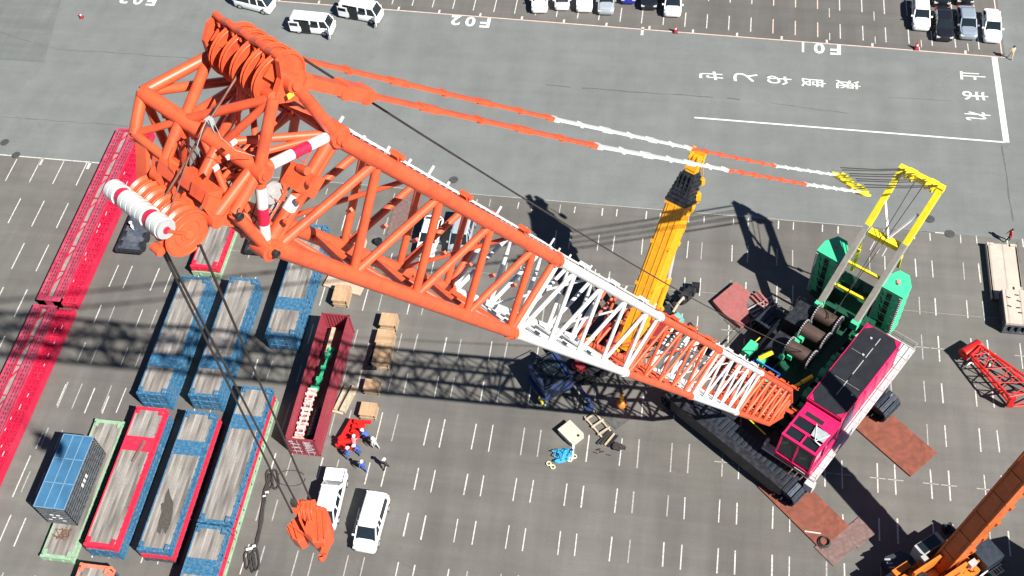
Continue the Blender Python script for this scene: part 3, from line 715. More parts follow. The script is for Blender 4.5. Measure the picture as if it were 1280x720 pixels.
# arms from the cross beam to the sheave frame, with eye ends
b=MB()
for k,tgt in ((.66,.7),(.34,.3),(.05,.02)):
    p=M1.lerp(M2,k); q=lo0.lerp(lo1,tgt).lerp(N1.lerp(N2,tgt),.6); b.cyl(p,q,.13,12); b.cyl(q-V((0,.16,0)),q+V((0,.16,0)),.16,14)
    e=p.lerp(q,.22)+V((-.12,0,-.1)); b.cyl(e-V((0,.12,0)),e+V((0,.12,0)),.13,12)
build_each(b,'support_arm',O_,hb)
b=MB()
for c in (N1+V((0,.1,0)),B1+V((0,.27,0)),M1.lerp(N1,.9)):
    b=MB(); b.cyl(c-V((0,.06,0)),c+V((0,.1,0)),.08,12); b.ring(c+V((0,.1,0)),Y,.08,.02,14,5); b.build('pin',BK,hb)

rh=random.Random(21); nodes_=[A1,B1,A2,B2,M1,M2,M0,N1,N2,T1,T2]
pairs=[(M0,B1),(M1.lerp(M2,.8),B2),(N1.lerp(N2,.7),A2),(N1.lerp(N2,.25),A1.lerp(A2,.5)),(M1.lerp(M2,.5),B1.lerp(B2,.5)),(T1.lerp(T2,.5),A1.lerp(A2,.5)),(T1.lerp(T2,.5),B1.lerp(B2,.4))]
b=MB()
for a_,c_ in pairs: b.cyl(a_,c_,.06,9)
for k in range(5): t_=.15+k*.17; q=B1.lerp(B2,t_); b.cyl(q,N1.lerp(N2,t_),.045,8)
b.build('inner_brace',O_,hb,'thin inner orange braces')
b=MB()
for k in range(9):
    a_=M1.lerp(M2,rh.random()); c_=B1.lerp(B2,rh.random()); m_=a_.lerp(c_,.5)+V((rh.uniform(-.3,.3),rh.uniform(-.3,.3),rh.uniform(-.4,0))); b.tube([a_,a_.lerp(m_,.5)+V((0,0,-.1)),m_,c_],.016,5)
b.build('control_cable',mat('dark_red_hose',(.12,.02,.02),.6),hb)
b=MB()
for k in range(16):
    q0,q1=rh.choice([(M1,M2),(N1,N2),(A1,B1),(M1,N1),(B1,B2),(A1,A2)]); q=q0.lerp(q1,rh.uniform(.1,.9)); b.box(q+V((rh.uniform(-.16,.16),rh.uniform(-.1,.1),rh.uniform(-.2,.05))),(rh.uniform(.1,.26),rh.uniform(.05,.2),rh.uniform(.1,.3)),rz=rh.uniform(0,1))
build_each(b,'mounting_lug',O_,hb)
b=MB(); l0_=A1.lerp(B1,.1)+V((.25,-.35,0)); l1_=A1.lerp(B1,.9)+V((.25,-.35,0)); sd_=V((0,.16,0)); b.cyl(l0_-sd_,l1_-sd_,.02,6); b.cyl(l0_+sd_,l1_+sd_,.02,6)
for k in range(9): q=l0_.lerp(l1_,(k+.5)/9); b.cyl(q-sd_,q+sd_,.016,6)
b.build('access_ladder',O_,hb)
for k_,(tt,dl) in enumerate(((.35,.6),(.5,-.1),(.68,.4))):
    q=A1.lerp(B1,tt)+V((.0,.2,0)); b=MB(); b.beam(q,q+V((.28,.1,.1)),.06,.1); b.cyl(q+V((.28,.04,.1)),q+V((.28,.16,.1)),.07,10); b.build('hook_bracket',O_,hb)
# rope roller: pale rollers with red collars
r0,r1=onl((206,286),1.2),onl((141,236),-1.0); b=MB(); n=11
for i in range(n):
    p=r0.lerp(r1,i/n); q=r0.lerp(r1,(i+.80)/n); b.cyl(p,q,.235 if i not in(2,8) else .205,24,mi=1 if i in (2,8) else 0)
b.cyl(r0-V((0,.0,0)),r1,.19,18,mi=3); b.cyl(r0,r0+V((0,.05,0)),.22,20,mi=2); b.cyl(r0+V((0,.05,0)),r0+V((0,.08,0)),.08,12,mi=1)
b.build('rope_roller',[WH,RB,LG,DG],hb,'white rope roller with two red collars')
b=MB()
for p,q in ((r0,lo0),(r1,lo1)): b.beam(p,q,.06,.2,up=(0,1,0))
c_=onl((198,312),1.0); b.cyl(c_-V((0,.15,0)),c_+V((0,.1,0)),.11,16); b.beam(c_,lo0,.06,.1)
build_each(b,'roller_bracket',O_,hb)
# striped tubes
def banded(p,q,r,bands,name='striped_brace'):
    b=MB(); 
    for a0,a1,mi in bands: b.cyl(p.lerp(q,a0),p.lerp(q,a1),r,14,mi=mi)
    b.build(name,[O_,WH,RB],hb)
banded(M1,A1,.125,[(0,.15,0),(.15,.42,1),(.42,.64,2),(.64,.88,1),(.88,1,0)])
banded(M1,B1,.125,[(0,.2,0),(.2,.46,1),(.46,.68,2),(.68,.92,1),(.92,1,0)])
banded(A1.lerp(B1,.56),A1.lerp(B1,.68),.155,[(0,1,1)],'white_band')
c=A1.lerp(B1,.38)+V((.1,-.25,-.1)); b=MB(); c=c+V((0,.15,0)); b.box(c,(.72,.5,.52),M=MX.Rotation(-AL,3,'Y')); b.cyl(c+V((0,0,.4)),c+V((0,.3,.5)),.1,10); b.build('equipment_box',O_,hb)
for px in ((341,241),(348,265)):
    c=onl(px,1.0); b=MB(); b.cyl(c-V((0,.05,0)),c+V((0,.05,0)),.27,26); b.cyl(c+V((0,.05,0)),c+V((0,.08,0)),.1,14); b.beam(c+V((-.12,.07,-.05)),c+V((.12,.07,.08)),.05,.04); b.build('grey_sheave',LG,hb)
b=MB()
c=onl((262,152),1.2); pts=[onl(p,l) for p,l in (((262,150),1.3),((268,168),1.3),((258,182),1.2),((250,178),1.2))]
b.tube(pts[:2],.02,6); b.box(c,(.14,.12,.16)); b.tube([onl(p,1.5) for p in ((258,150),(252,165),(246,184),(250,196))],.008,5); b.tube([onl(p,1.5) for p in ((266,150),(276,172),(295,188),(318,195))],.008,5)
b.build('anemometer',LG,hb)
b=MB()
for px,l in (((292,178),1.3),((270,210),1.3),((286,196),.8)): c=onl(px,l); b.box(c,(.14,.05,.1))
c=onl((467,138),1.3)
build_each(b,'small_lamp',WH,hb)
b=MB()
for px,l in (((363,119),1.62),): c=onl(px,l); b.box(c,(.16,.03,.12))
b.build('yellow_sticker',mat('sticker_yellow',(.85,.6,.05),.4),hb)
# ---- hoist ropes and the hook block
tipx=onl((204,318),1.0)
def w2l(P): g=P-O; return V((g.dot(FW),g.dot(LT),P.z))
def l2w(P): return O+FW*P.x+LT*P.y+V((0,0,P.z))
HZ=tipx.z-18.2
hookw=G(388,650,46.5)
for z in [x*.25 for x in range(120,240)]:
    q=G(388,650,z); tw=l2w(lo0.lerp(lo1,.5))
    if (V((q.x,q.y))-V((tw.x,tw.y))).length<(V((hookw.x,hookw.y))-V((tw.x,tw.y))).length: hookw=q
print('HOOK',hookw,tw)
hl=w2l(hookw)
rp=MB()
for (a_,l_),e_ in zip((((204,316),.55),((207,314),.6),((250,306),1.35)),((365,641),(371,629),(390,629))):
    p=onl(a_,l_); q=w2l(G(e_[0],e_[1],hookw.z+.4)); rp.tube([p,p.lerp(q,.5),q],.03,6)
build_each(rp,'hoist_rope',RP,crane)
rp=MB(); p=up0+V((-.5,-.2,.35)); q=loc((1003,440),4.4); pts=[]
for i in range(13): t=i/12; pts.append(p.lerp(q,t)+V((0,0,-.9*4*t*(1-t))))
rp.tube(pts,.032,6); rp.build('luffing_side_rope',RP,crane)
rp=MB(); rp.tube([onl((306,80),.2),onl((262,150),.5),onl((236,196),.2),lo0.lerp(lo1,.45)+V((0,0,.3))],.03,6); rp.tube([onl((236,196),.2),onl((205,285),.9)],.02,6); rp.build('head_rope',mat('rusty_rope',(.16,.07,.05),.6,.3,var=.3),crane)
# ---- pendants
def pend(pxs,la,lb_,wide,tip):
    pts=[onl(p,la+(lb_-la)*i/(len(pxs)-1)) for i,p in enumerate(pxs)]
    a,z=pts[0],pts[-1]
    root=MB(); root.cyl(a-V((0,.12,0)),a+V((0,.12,0)),.2,16)
    rt=root.build('pendant_line',O_,crane)
    cols=[O_,WH,O_,WH]
    for i in range(4):
        p,q=pts[i],pts[i+1]; L_=(q-p).length; b=MB(); nb=max(2,round(L_/4.2))
        for k in range(nb):
            u,v=p.lerp(q,k/nb),p.lerp(q,(k+1)/nb); d=(v-u).normalized()
            b.beam(u+d*.22,v-d*.22,.085,.20 if i else .24,up=(0,1,0))
            for e,sg in((u,1),(v,-1)):
                b.beam(e,e+d*sg*.42,.15,.235,up=(0,1,0)); b.cyl(e+d*sg*.3-V((0,.12,0)),e+d*sg*.3+V((0,.12,0)),.07,10)
            m_=u.lerp(v,.5); b.beam(m_-d*.08,m_+d*.08,.16,.27,up=(0,1,0))
        b.build('pendant_bar',cols[i],rt)
    return pts
PN=pend([(378,100),(744,182),(908,212),(1006,230),(1076,240)],1.35,1.25,True,1)
PF=pend([(360,70),(690,148),(862,185),(968,207),(1048,219)],-1.15,-1.75,False,0)
b=MB(); a=PN[0]; d=(PN[1]-a).normalized(); b.beam(a-d*.1,a+d*1.3,.25,.36,up=(0,1,0)); b.beam(a+d*1.2,a+d*2.2,.32,.42,up=(0,1,0)); b.cyl(a+d*1.35-V((0,.2,0)),a+d*1.35+V((0,.2,0)),.2,14); b.cyl(a+d*2.1-V((0,.2,0)),a+d*2.1+V((0,.2,0)),.2,14)
b.build('pendant_link',O_,crane)
# ---- gantry mast
mt1,mt2=loc((1176,236),14.0),loc((1128,211),14.0); mt2.x=mt1.x
mb1,mb2=loc((1070,403),4.2),loc((1025,379),4.2)
b=MB()
for p,q in((mb1,mt1),(mb2,mt2)):
    k=p.lerp(q,.60); b.beam(k,q,.42,.5); b.beam(p.lerp(q,.1),q,.2,.2)
b.beam(mt1+V((0,.25,0)),mt2-V((0,.25,0)),.5,.55); b.box(mt1.lerp(mt2,.2),(.7,.6,.5)); b.box(mt1.lerp(mt2,.75),(.7,.6,.5))
k1,k2=mb1.lerp(mt1,.58),mb2.lerp(mt2,.58)
b.beam(k1.lerp(k2,.12)+V((0,0,-.3)),k1.lerp(k2,.9)+V((0,0,-.3)),.6,.5)
for t in (.33,.16):
    k1_,k2_=mb1.lerp(mt1,t),mb2.lerp(mt2,t); b.beam(k1_,k2_,.2,.2)
g_=mb1.lerp(mt1,.33).lerp(mb2.lerp(mt2,.33),.5)
for j,(p,q) in enumerate(((k1.lerp(k2,.02),loc((1122,334),6.4)),(k1.lerp(k2,.98),loc((1064,338),5.0)))):
    b.beam(p,p.lerp(q,.5),.12,.16); b.beam(p.lerp(q,.5),q,.2,.1); b.beam(p.lerp(q,.5)+V((0,.12,0)),q+V((0,.12,0)),.06,.1)
    b.box(p.lerp(q,.5),(.3,.3,.3))
mast=b.build('gantry_mast',YE,crane,'bright yellow gantry mast with grey lower legs')
b=MB()
for p,q in((mb1,mt1),(mb2,mt2)): b.beam(p,p.lerp(q,.60),.44,.56)
build_each(b,'lower_leg',MG,mast)
b=MB()
kk=k1.lerp(k2,.42)+V((0,0,.05))
for q in (mb2.lerp(mt2,.80),mb1.lerp(mt1,.80).lerp(mb2.lerp(mt2,.80),.12)): b.beam(kk,q,.15,.15)
for t in (.35,.5,.68): b.beam(k1.lerp(k2,t)+V((.1,0,-.5)),k1.lerp(k2,t)+V((.8,0,-1.3)),.07,.07)
build_each(b,'brace_strut',WH,mast)
b=MB()
for px in((1045,221),(1060,232),(1076,243)): pass
sp1,sp2=PN[-1].copy(),PF[-1].copy()
sd1=(PN[-1]-PN[-2]).normalized()
for t in(-.04,.14,.36,.64,.86,1.04):
    c=sp1.lerp(sp2,t); b.beam(c-sd1*.25,c+sd1*1.15,.13,.62,up=(0,1,0))
b.beam(sp1.lerp(sp2,-.04)+sd1*.25,sp1.lerp(sp2,.40)+sd1*.25,.7,.2,up=(0,0,1)); b.beam(sp1.lerp(sp2,.60)+sd1*.25,sp1.lerp(sp2,1.04)+sd1*.25,.7,.2,up=(0,0,1)); b.beam(sp1.lerp(sp2,.3)+sd1*.4,sp1.lerp(sp2,.7)+sd1*.4,.18,.18)
for t in(.05,.25,.75,.95): c=sp1.lerp(sp2,t)+sd1*.75; b.cyl(c-V((0,.1,0)),c+V((0,.1,0)),.26,16)
b.build('spreader_frame',YE,crane)
b=MB()
for t,dz in ((-.05,0),(.02,.12),(.32,0),(.38,.1),(.62,0),(.68,.12),(1.0,0),(1.08,.1)):
    p=sp1.lerp(sp2,t)+V((-.4,0,dz+.15)); q=mt1.lerp(mt2,min(max(t,0.08),.92))+V((.1,0,.2+dz)); b.tube([p,p.lerp(q,.5)+V((0,0,-.12)),q],.035,6)
for t in(.38,.6): b.tube([mt1.lerp(mt2,t)+V((0,0,-.1)),loc((1034+t*10,398),4.8)],.03,6)
build_each(b,'reeving_rope',RP,crane)
b=MB()
for t in (.15,.3,.68,.82): c=mt1.lerp(mt2,t)+V((.35,0,.05)); b.cyl(c-V((0,.09,0)),c+V((0,.09,0)),.36,16)
b.build('mast_sheave',YE,mast)
# ---- superstructure
b=MB()
b.b2((-12.6,-2.4,1.75),(.8,1.45,2.75)); b.b2((-3.6,-3.2,1.6),(.4,3.2,2.4)); b.b2((-13.2,-4.6,1.5),(-11.5,2.6,2.1))
b.b2((-9.8,-2.5,2.75),(.6,-2.4,3.4)); b.b2((-9.8,.5,2.75),(.6,.62,3.3)); b.b2((-10.0,-2.4,2.75),(-9.6,1.2,4.2))
for l in(-1.05,1.05): b.b2((-.9,l-.5,2.7),(.7,l-.32,4.0)); b.b2((-.9,l+.32,2.7),(.7,l+.5,4.0))
b.build('revolving_frame',GD,crane)
b=MB(); rnd=random.Random(11)
for i in range(46):
    f=rnd.uniform(-9.3,.2); l=rnd.choice((rnd.uniform(.75,1.5),rnd.uniform(.75,1.5),rnd.uniform(-2.7,-2.2))); s=rnd.uniform(.14,.42)
    if i%3==0: b.cyl((f,l-.2,3.1+s),(f,l+.2,3.1+s),s*.7,10)
    else: b.box((f,l,3.0+s),(s*1.6,s*1.2,s*1.4),rz=rnd.uniform(-.3,.3))
for p in (mb1,mb2): b.box(p+V((.1,0,-.1)),(.7,.62,.8))
b.box(loc((937,437),3.4),(1.3,.7,.8)); b.box(loc((953,450),3.2),(.9,.6,.7)); b.box(loc((1002,423),3.6),(.5,.4,.5)); b.box(loc((988,445),3.6),(.5,.4,.5))
build_each(b,'winch_gear',GR,crane)
for (px,w_) in (((1034,399),1.85),((1018,419),1.95),((1000,441),2.0)):
    c=loc(px,3.95); c.y-=.0
    b=MB(); b.cyl(c-V((0,w_/2,0)),c+V((0,w_/2,0)),.60,28)
    for i in range(22): b.ring(c+V((0,-w_/2+.05+i*w_/22.,0)),Y,.60,.03,24,4)
    dr=b.build('winch_drum',DR,crane)
    b=MB()
    for sg in(-1,1): b.cyl(c+V((0,sg*w_/2,0)),c+V((0,sg*(w_/2+.09),0)),.84,30)
    b.build('flange',DG,dr)
    b=MB()
    for sg in(-1,1):
        for k in range(26):
            a=k*2*math.pi/26; b.box(c+V((math.cos(a)*.84,sg*(w_/2+.045),math.sin(a)*.84)),(.11,.12,.05),M=MX.Rotation(-a+math.pi/2,3,'Y'))
    b.cyl(c-V((0,w_/2+.02,0)),c-V((0,w_/2+.07,0)),.80,26); b.cyl(c+V((0,w_/2+.02,0)),c+V((0,w_/2+.07,0)),.80,26); build_each(b,'ratchet_ring',LG,dr)
# machinery house
HF0,HF1,HL0,HL1,HZ0,HZ1=-8.7,-.0,1.62,4.62,2.75,6.15
b=MB(); b.b2((HF0,HL0,HZ0),(HF1,HL1,HZ1-.06)); hs=b.build('machinery_house',PK,crane,'pink machinery house with black roof')
b=MB(); b.b2((HF0+.06,HL0+.08,HZ1-.06),(HF1-.05,HL1-.1,HZ1)); 
b.build('roof_sheet',mat('black_roof',(.010,.011,.016),.55,var=.35,scale=1.2,dirt=(.02,.02,.026),damt=.4),hs)
b=MB()
b.b2((HF0,HL0,HZ1),(HF1,HL0+.05,HZ1+.03)); b.b2((HF0,HL1-.06,HZ1),(HF1,HL1,HZ1+.03))
for f,l,sg in ((HF0+.1,HL0+.1,1),(HF0+.1,HL1-.1,-1),(HF1-.1,HL0+.1,1),(HF1-.1,HL1-.1,-1)):
    d=.5 if f<-4 else -.5; b.prism([(f,l),(f+d,l),(f,l+sg*.45)],HZ1+.003,HZ1+.02)
b.build('roof_trim',PK,hs)
b=MB()
for f0,f1 in((-8.0,-7.2),(-6.9,-5.8),(-5.5,-1.6),(-3.9,-3.2)): b.b2((f0,3.15,HZ1),(f1,3.21,HZ1+.02))
for f,l in((-7.6,2.6),(-5.9,2.9),(-2.3,4.1)): b.cyl((f,l,HZ1),(f,l,HZ1+.08),.1,8)
b.b2((-3,2.2,HZ1),(-2.98,4.3,HZ1+.01)); b.b2((-5.9,1.9,HZ1),(-5.88,3,HZ1+.01))
build_each(b,'roof_rail',LG,hs)
b=MB()
for i in range(5): b.b2((HF0+.5+i*1.6,HL1,3.1),(HF0+1.6+i*1.6,HL1+.03,5.5))
build_each(b,'door_panel',PK,hs); b=MB()
for i in range(5): b.b2((HF0+.43+i*1.6,HL1,3.0),(HF0+.47+i*1.6,HL1+.05,5.9))
b.b2((HF1-2.2,HL1,3.2),(HF1-.6,HL1+.04,5.0))  # blue panel paints the boom shadow on the pink side wall
build_each(b,'wall_rib_and_shadow',mat('house_rib_shadow_blue',(.06,.08,.22),.4),hs)
# cab
b=MB(); c0,c1,l0,l1,z0,z1=.15,4.05,1.75,4.75,2.75,5.75
b.b2((c0,l0,z0),(c1-.2,l1,3.6))
def bar(p,q,w=.13): b.beam(p,q,w,w)
TOP=z1; fr=c1-.55
for l in(l0+.08,l1-.08,): 
    bar((c0+.1,l,3.5),(c0+.1,l,TOP)); bar((fr,l,TOP),(c1-.1,l,3.6)); bar((c0,l,TOP),(fr,l,TOP)); bar((2.1,l,3.5),(2.1,l,TOP))
for f in(c0+.05,1.35,2.45,fr): bar((f,l0,TOP),(f,l1,TOP),.2)
bar((c1-.1,l0,3.6),(c1-.1,l1,3.6)); bar((fr,3.25,TOP),(c1-.1,3.25,3.6)); bar((2.45,3.25,TOP),(fr,3.25,TOP))
b.b2((c0,l0,TOP-.05),(1.35,l1,TOP+.05)); b.b2((1.35,l1-.25,TOP-.05),(fr,l1,TOP+.05))
cab=b.build('operator_cab',PK,crane,'pink operator cab with dark roof windows')
b=MB(); b.b2((c0+.1,l0+.1,3.5),(fr,l1-.1,TOP-.06)); 
b.add([(fr,l0+.1,TOP-.06),(fr,l1-.1,TOP-.06),(c1-.12,l1-.1,3.5),(c1-.12,l0+.1,3.5)],[(0,1,2,3)]); b.build('window_glass',GL,cab)
b=MB(); b.b2((.75,2.2,TOP+.05),(1.15,3.7,TOP+.07)); b.build('roof_slot',BK,cab)
b=MB(); b.box((2.2,3.9,3.9),(.6,.6,.9)); b.box((1.9,3.9,4.5),(.2,.55,.8)); b.build('driver_seat',LG,cab)
b=MB(); b.add([(1.3,3.35,TOP+.1),(2.5,3.5,TOP+.1),(2.7,4.5,TOP+.1),(1.5,4.6,TOP+.1)],[(0,1,2,3)]); b.build('roof_hatch',mat('hatch_grey',(.30,.34,.36),.35),cab)
b=MB(); b.beam((1.3,3.35,TOP+.13),(2.6,4.0,TOP+.13),.06,.04); b.beam((1.5,4.6,TOP+.13),(2.6,4.0,TOP+.13),.06,.04); b.beam((2.6,4.0,TOP+.13),(2.7,4.5,TOP+.13),.06,.04); b.build('hatch_bar',WH,cab)
b=MB(); b.add([(fr+.04,l0+.05,TOP-.55),(fr+.04,l1-.05,TOP-.55),(c1-.02,l1-.02,3.0),(c1-.02,l0+.02,3.0)],[(0,1,2,3)]); b.build('front_panel',mat('maroon_panel',(.22,.008,.035),.35),cab)
b=MB()
for l_a,l_b in ((l0+.25,3.1),(3.35,l1-.25)): b.add([(fr+.12,l_a,TOP-.75),(fr+.12,l_b,TOP-.75),(c1-.12,l_b,3.95),(c1-.12,l_a,3.95)],[(0,1,2,3)])
b.build('front_window',GL,cab)
b=MB(); b.box((c1+.02,4.0,3.35),(.03,.9,.12)); b.build('maker_plate',WH,cab)
# catwalks and rails
b=MB(); b.b2((-11.0,HL1+.02,2.62),(3.2,5.28,2.72)); b.b2((3.2,.6,2.55),(3.85,5.28,2.7)); b.b2((-11.2,2.7,2.62),(-8.9,5.28,2.715)); b.b2((3.7,4.7,1.6),(4.3,5.4,2.54))
b.b2((3.1,.6,2.72),(3.6,.8,3.2)); b.b2((-11.0,4.0,2.3),(3.0,4.6,2.6))
b.build('side_catwalk',mat('catwalk_grey',(.46,.46,.45),.5,dirt=(.25,.25,.24),damt=.5),crane)
b=MB()
def rail(pts,h=1.0,z=2.72,step=1.2,r=.022):
    for p,q in zip(pts[:-1],pts[1:]):
        p,q=V((*p,z)),V((*q,z)); n=max(1,int((q-p).length/step))
        for k in range(n+1): c=p.lerp(q,k/n); b.cyl(c,c+V((0,0,h)),r,5)
        for hh in(h*.5,h): b.cyl(p+V((0,0,hh)),q+V((0,0,hh)),r,5)
rail([(-11.1,2.8),(-11.1,5.25),(3.8,5.25),(3.8,3.6)])
b.build('handrail',LG,crane)
# far-side platform
b=MB(); b.b2((-9.5,-4.6,2.5),(-.3,-2.5,2.6)); b.b2((-8.8,-4.2,2.6),(-6.4,-2.8,4.1)); b.b2((-5.6,-4.0,2.6),(-3.2,-2.7,3.5))
rail([(-9.4,-2.6),(-9.4,-4.55),(-.4,-4.55),(-.4,-2.6)],z=2.6)
build_each(b,'far_side_platform',DG,crane)
b=MB(); b.cyl(loc((949,448),4.2),loc((966,440),4.6),.2,12); b.cyl(loc((1002,478),4.2),loc((1016,470),4.6),.16,10); b.cyl(loc((990,485),3.6),loc((1001,479),4.0),.13,10); b.beam(loc((925,443),3),loc((950,422),3),.08,.1); b.beam(loc((934,522),3.0),loc((957,543),3.0),.07,.07); build_each(b,'yellow_cylinder',YE,crane)
b=MB(); 
p=[loc(q,3.6) for q in((943,449),(975,468),(969,474),(940,456))]
for i in range(4): b.beam(p[i],p[(i+1)%4],.1,.12)
b.build('blue_frame',BLU,crane)
# counterweights
def cwt(f0,f1,l0,l1,cham,label):
    z0,z1=1.7,7.15; b=MB(); n=11; h=(z1-z0)/n
    fm=(f0+f1)/2; lm=(l0+l1)/2
    poly=[(f1,l0),(f1,l1),(f0+.9,l1),(f0,lm+.35),(f0,lm-.45),(f0+1.1,l0)]
    for i in range(n):
        k=.0 if i%2 else .03
        b.prism([(x+(k if x>fm else -k),y+(k if y>lm else -k)) for x,y in poly],z0+i*h+.02,z0+(i+1)*h)
    r=b.build('counterweight',GR,crane,label)
    b=MB()
    for i in range(14): b.b2((f1+.02,lm-.25,z0+.3+i*.36),(f1+.07,lm+.2,z0+.42+i*.36))
    for i in range(5): b.beam((f1+.05,l0+.3+i*.1,z1-.2-i*1.0),(f1+.05,l0+.5+i*.1,z1-.9-i),.06,.06)
    b.b2((f1+.012,lm-.22,z0+.3),(f1+.03,lm+.17,z0+5.2)); build_each(b,'step_ladder',BK,r)
    b=MB()
    for i in range(19): b.b2((f1+.02,l1-.22,z0+.2+i*.27),(f1+.1,l1+.03,z0+.33+i*.27)); b.b2((f1+.02,l0-.03,z0+.2+i*.27),(f1+.1,l0+.14,z0+.33+i*.27))
    b.b2((f1+.012,l1-.2,z0+.1),(f1+.03,l1-.02,z1-.1)); b.b2((f1+.012,l0+.0,z0+.1),(f1+.03,l0+.12,z1-.1)); build_each(b,'warning_ladder',LG,r)
    b=MB(); b.box((fm,lm,z1+.05),(.35,.3,.08),rz=.5); b.cyl((fm+.2,lm+.1,z1),(fm+.2,lm+.1,z1+.15),.09,8); b.build('lifting_eye',mat('dull_pink',(.4,.2,.17),.6) if 'dull_pink' not in MATS else MATS['dull_pink'],r)
cwt(-13.95,-11.7,-4.95,-2.9,0,'left green counterweight stack'); cwt(-13.95,-11.75,.72,2.75,0,'right green counterweight stack beside the pink house')
b=MB(); b.b2((-13.2,-2.75,1.8),(-11.2,.55,4.6)); b.b2((-12.9,-2.4,4.6),(-11.9,-1.0,4.95)); b.cyl((-12.3,-.3,4.6),(-12.3,-.3,4.9),.3,14); b.build('counterweight_tray',GD,crane)
# ---- crawlers
CD=R(-37.6); cd=V((math.cos(CD),math.sin(CD),0)); cp=V((-cd.y,cd.x,0))
def crawler(center,label):
    T=INV@MX.Translation(center)@MX.Rotation(CD,4,'Z'); L_=13.4; r=.82; z0=.30
    fr=MB(T); hl=L_/2-r
    fr.b2((-hl,-.45,z0+.35),(hl,.45,z0+1.25)); 
    for i in range(12): x=-hl+.5+i*(2*hl-1)/11; fr.cyl((x,-.55,z0+.42),(x,.55,z0+.42),.34,12)
    for sx in(-1,1): fr.cyl((sx*hl,-.6,z0+r),(sx*hl,.6,z0+r),r-.1,20)
    so_=-1 if 'nearest' in label else 1
    fr.b2((-hl+.3,so_*1.03,z0+.25),(hl-1.3,so_*.30,z0+2*r+.16)); fr.prism([(hl-1.3,so_*1.03),(hl-.5,so_*.85),(hl-.5,so_*.5),(hl-1.3,so_*.30)][::so_],z0+.3,z0+2*r+.12)  # dark cover added to make the outer half of the track top dark
    fo=fr.build('crawler_frame',DG,crane,label)
    n=62; per=4*hl+2*math.pi*r; sh=MB(T)
    for i in range(n):
        s=i*per/n
        if s<2*hl: p=V((-hl+s,0,z0+2*r)); a=0
        elif s<2*hl+math.pi*r: t=(s-2*hl)/r; p=V((hl+math.sin(t)*r,0,z0+r+math.cos(t)*r)); a=t
        elif s<4*hl+math.pi*r: u=s-2*hl-math.pi*r; p=V((hl-u,0,z0)); a=math.pi
        else: t=(s-4*hl-math.pi*r)/r; p=V((-hl-math.sin(t)*r,0,z0+r-math.cos(t)*r)); a=math.pi+t
        M=MX.Rotation(a,3,'Y'); w=per/n*.82
        sh.box(p,(w,2.0,.09),M=M); sh.box(p+M@V((0,0,.06)),(w*.3,1.9,.06),M=M); sh.box(p-M@V((0,0,.1)),(w*.5,.5,.12),M=M)
        for y in(-.5,.5): sh.box(p+M@V((w*.25,y,.07)),(.07,.07,.06),M=M)
    sh.build('track_shoes',ST,fo)
fl_=V((11.28,40.05,0)); fr_=V((18.3,48.2,0))
crawler(fl_-cd*6.75,'crawler track nearest the camera'); crawler(fr_-cd*6.75,'crawler track behind the machinery house')
cc=(fl_+fr_)/2-cd*6.75
T=INV@MX.Translation(cc)@MX.Rotation(CD,4,'Z'); b=MB(T)
b.b2((-2.6,-2.4,.75),(2.6,2.4,1.6)); 
for sx in(-1,1): b.b2((sx*2.0-.6,-4.6,.6),(sx*2.0+.6,4.6,1.4))
b.cyl((0,0,1.5),(0,0,1.85),1.9,28); b.build('car_body',DG,crane)
# ---- hook block (hangs from the ropes: its own thing)
hk=thing('hook_block','orange hook block with faceted weight hanging on ropes over the white pickup','hook block',hookw,0)
HZ_=hookw.z
def hp_(px,z): q=G(px[0],px[1],HZ_+z)-hookw; return q
def slab(pts,ztop,zbot,mb,inset=.1,base=0.0):
    n=len(pts); P=[hp_(q,base) for q in pts]; c=sum(P,V())/n
    top=[V((q.x+(c.x-q.x)*inset,q.y+(c.y-q.y)*inset,ztop)) for q in P]; mid=[V((q.x,q.y,ztop-.16)) for q in P]; bot=[V((q.x+(c.x-q.x)*.12,q.y+(c.y-q.y)*.12,zbot)) for q in P]
    vs=bot+mid+top; fs=[tuple(reversed(range(n))),tuple(range(2*n,3*n))]
    for a in(0,n):
        for i in range(n): fs.append((a+i,a+(i+1)%n,a+n+(i+1)%n,a+n+i))
    mb.add(vs,fs)
HEX=[(385,650),(395,633),(409,637),(414,650),(414,665),(405,681),(392,681),(380,670)][::-1]
b=MB(); slab(HEX,.3,-.75,b,.14); 
for u,v in(((397,638),(399,676)),((404,640),(406,674))): b.beam(hp_(u,.28)+V((0,0,.02)),hp_(v,.28)+V((0,0,.02)),.05,.06)
b.build('weight_block',O_,hk)
b=MB(); 
slab([(357,660),(363,652),(371,644),(380,642),(383,652),(380,672),(372,677),(362,671)][::-1],.0,-.8,b,.06)
for u_,v_ in (((361,657),(367,673)),((366,651),(373,674)),((373,646),(379,668))): b.beam(hp_(u_,.0)+V((0,0,.03)),hp_(v_,.0)+V((0,0,.03)),.06,.1)
b.beam(hp_((362,655),.1),hp_((380,668),.1),.06,.12); b.beam(hp_((372,643),.3),hp_((384,668),.25),.07,.14); build_each(b,'cheek_frame',O_,hk)
c=hp_((382,636),.45)
for k in range(3): sheave(c+V((-.16+k*.16,.0,-.1)),V((1,.25,0)),.36,.11,O_,hk)
b=MB(); b.box(c+V((.1,.05,.1)),(.5,.3,.25),rz=.3); b.box(c+V((-.25,-.1,.2)),(.2,.3,.3),rz=.5); b.cyl(c+V((-.35,-.1,-.05)),c+V((.4,.1,-.05)),.09,12); build_each(b,'rope_guard',O_,hk)
b=MB(); b.box(hp_((368,630),.9),(.16,.16,.5)); b.build('rope_socket',SL,hk)
h0=hp_((401,684),-.5); b=MB(); b.ring(h0+V((0,0,-.35)),(1,0,0),.26,.09,20,8,a0=-.6,a1=4.1); b.cyl(h0+V((0,0,-.2)),h0+V((0,0,.4)),.09,10); b.box(hp_((406,688),-.3),(.2,.25,.2)); b.build('hook',O_,hk)

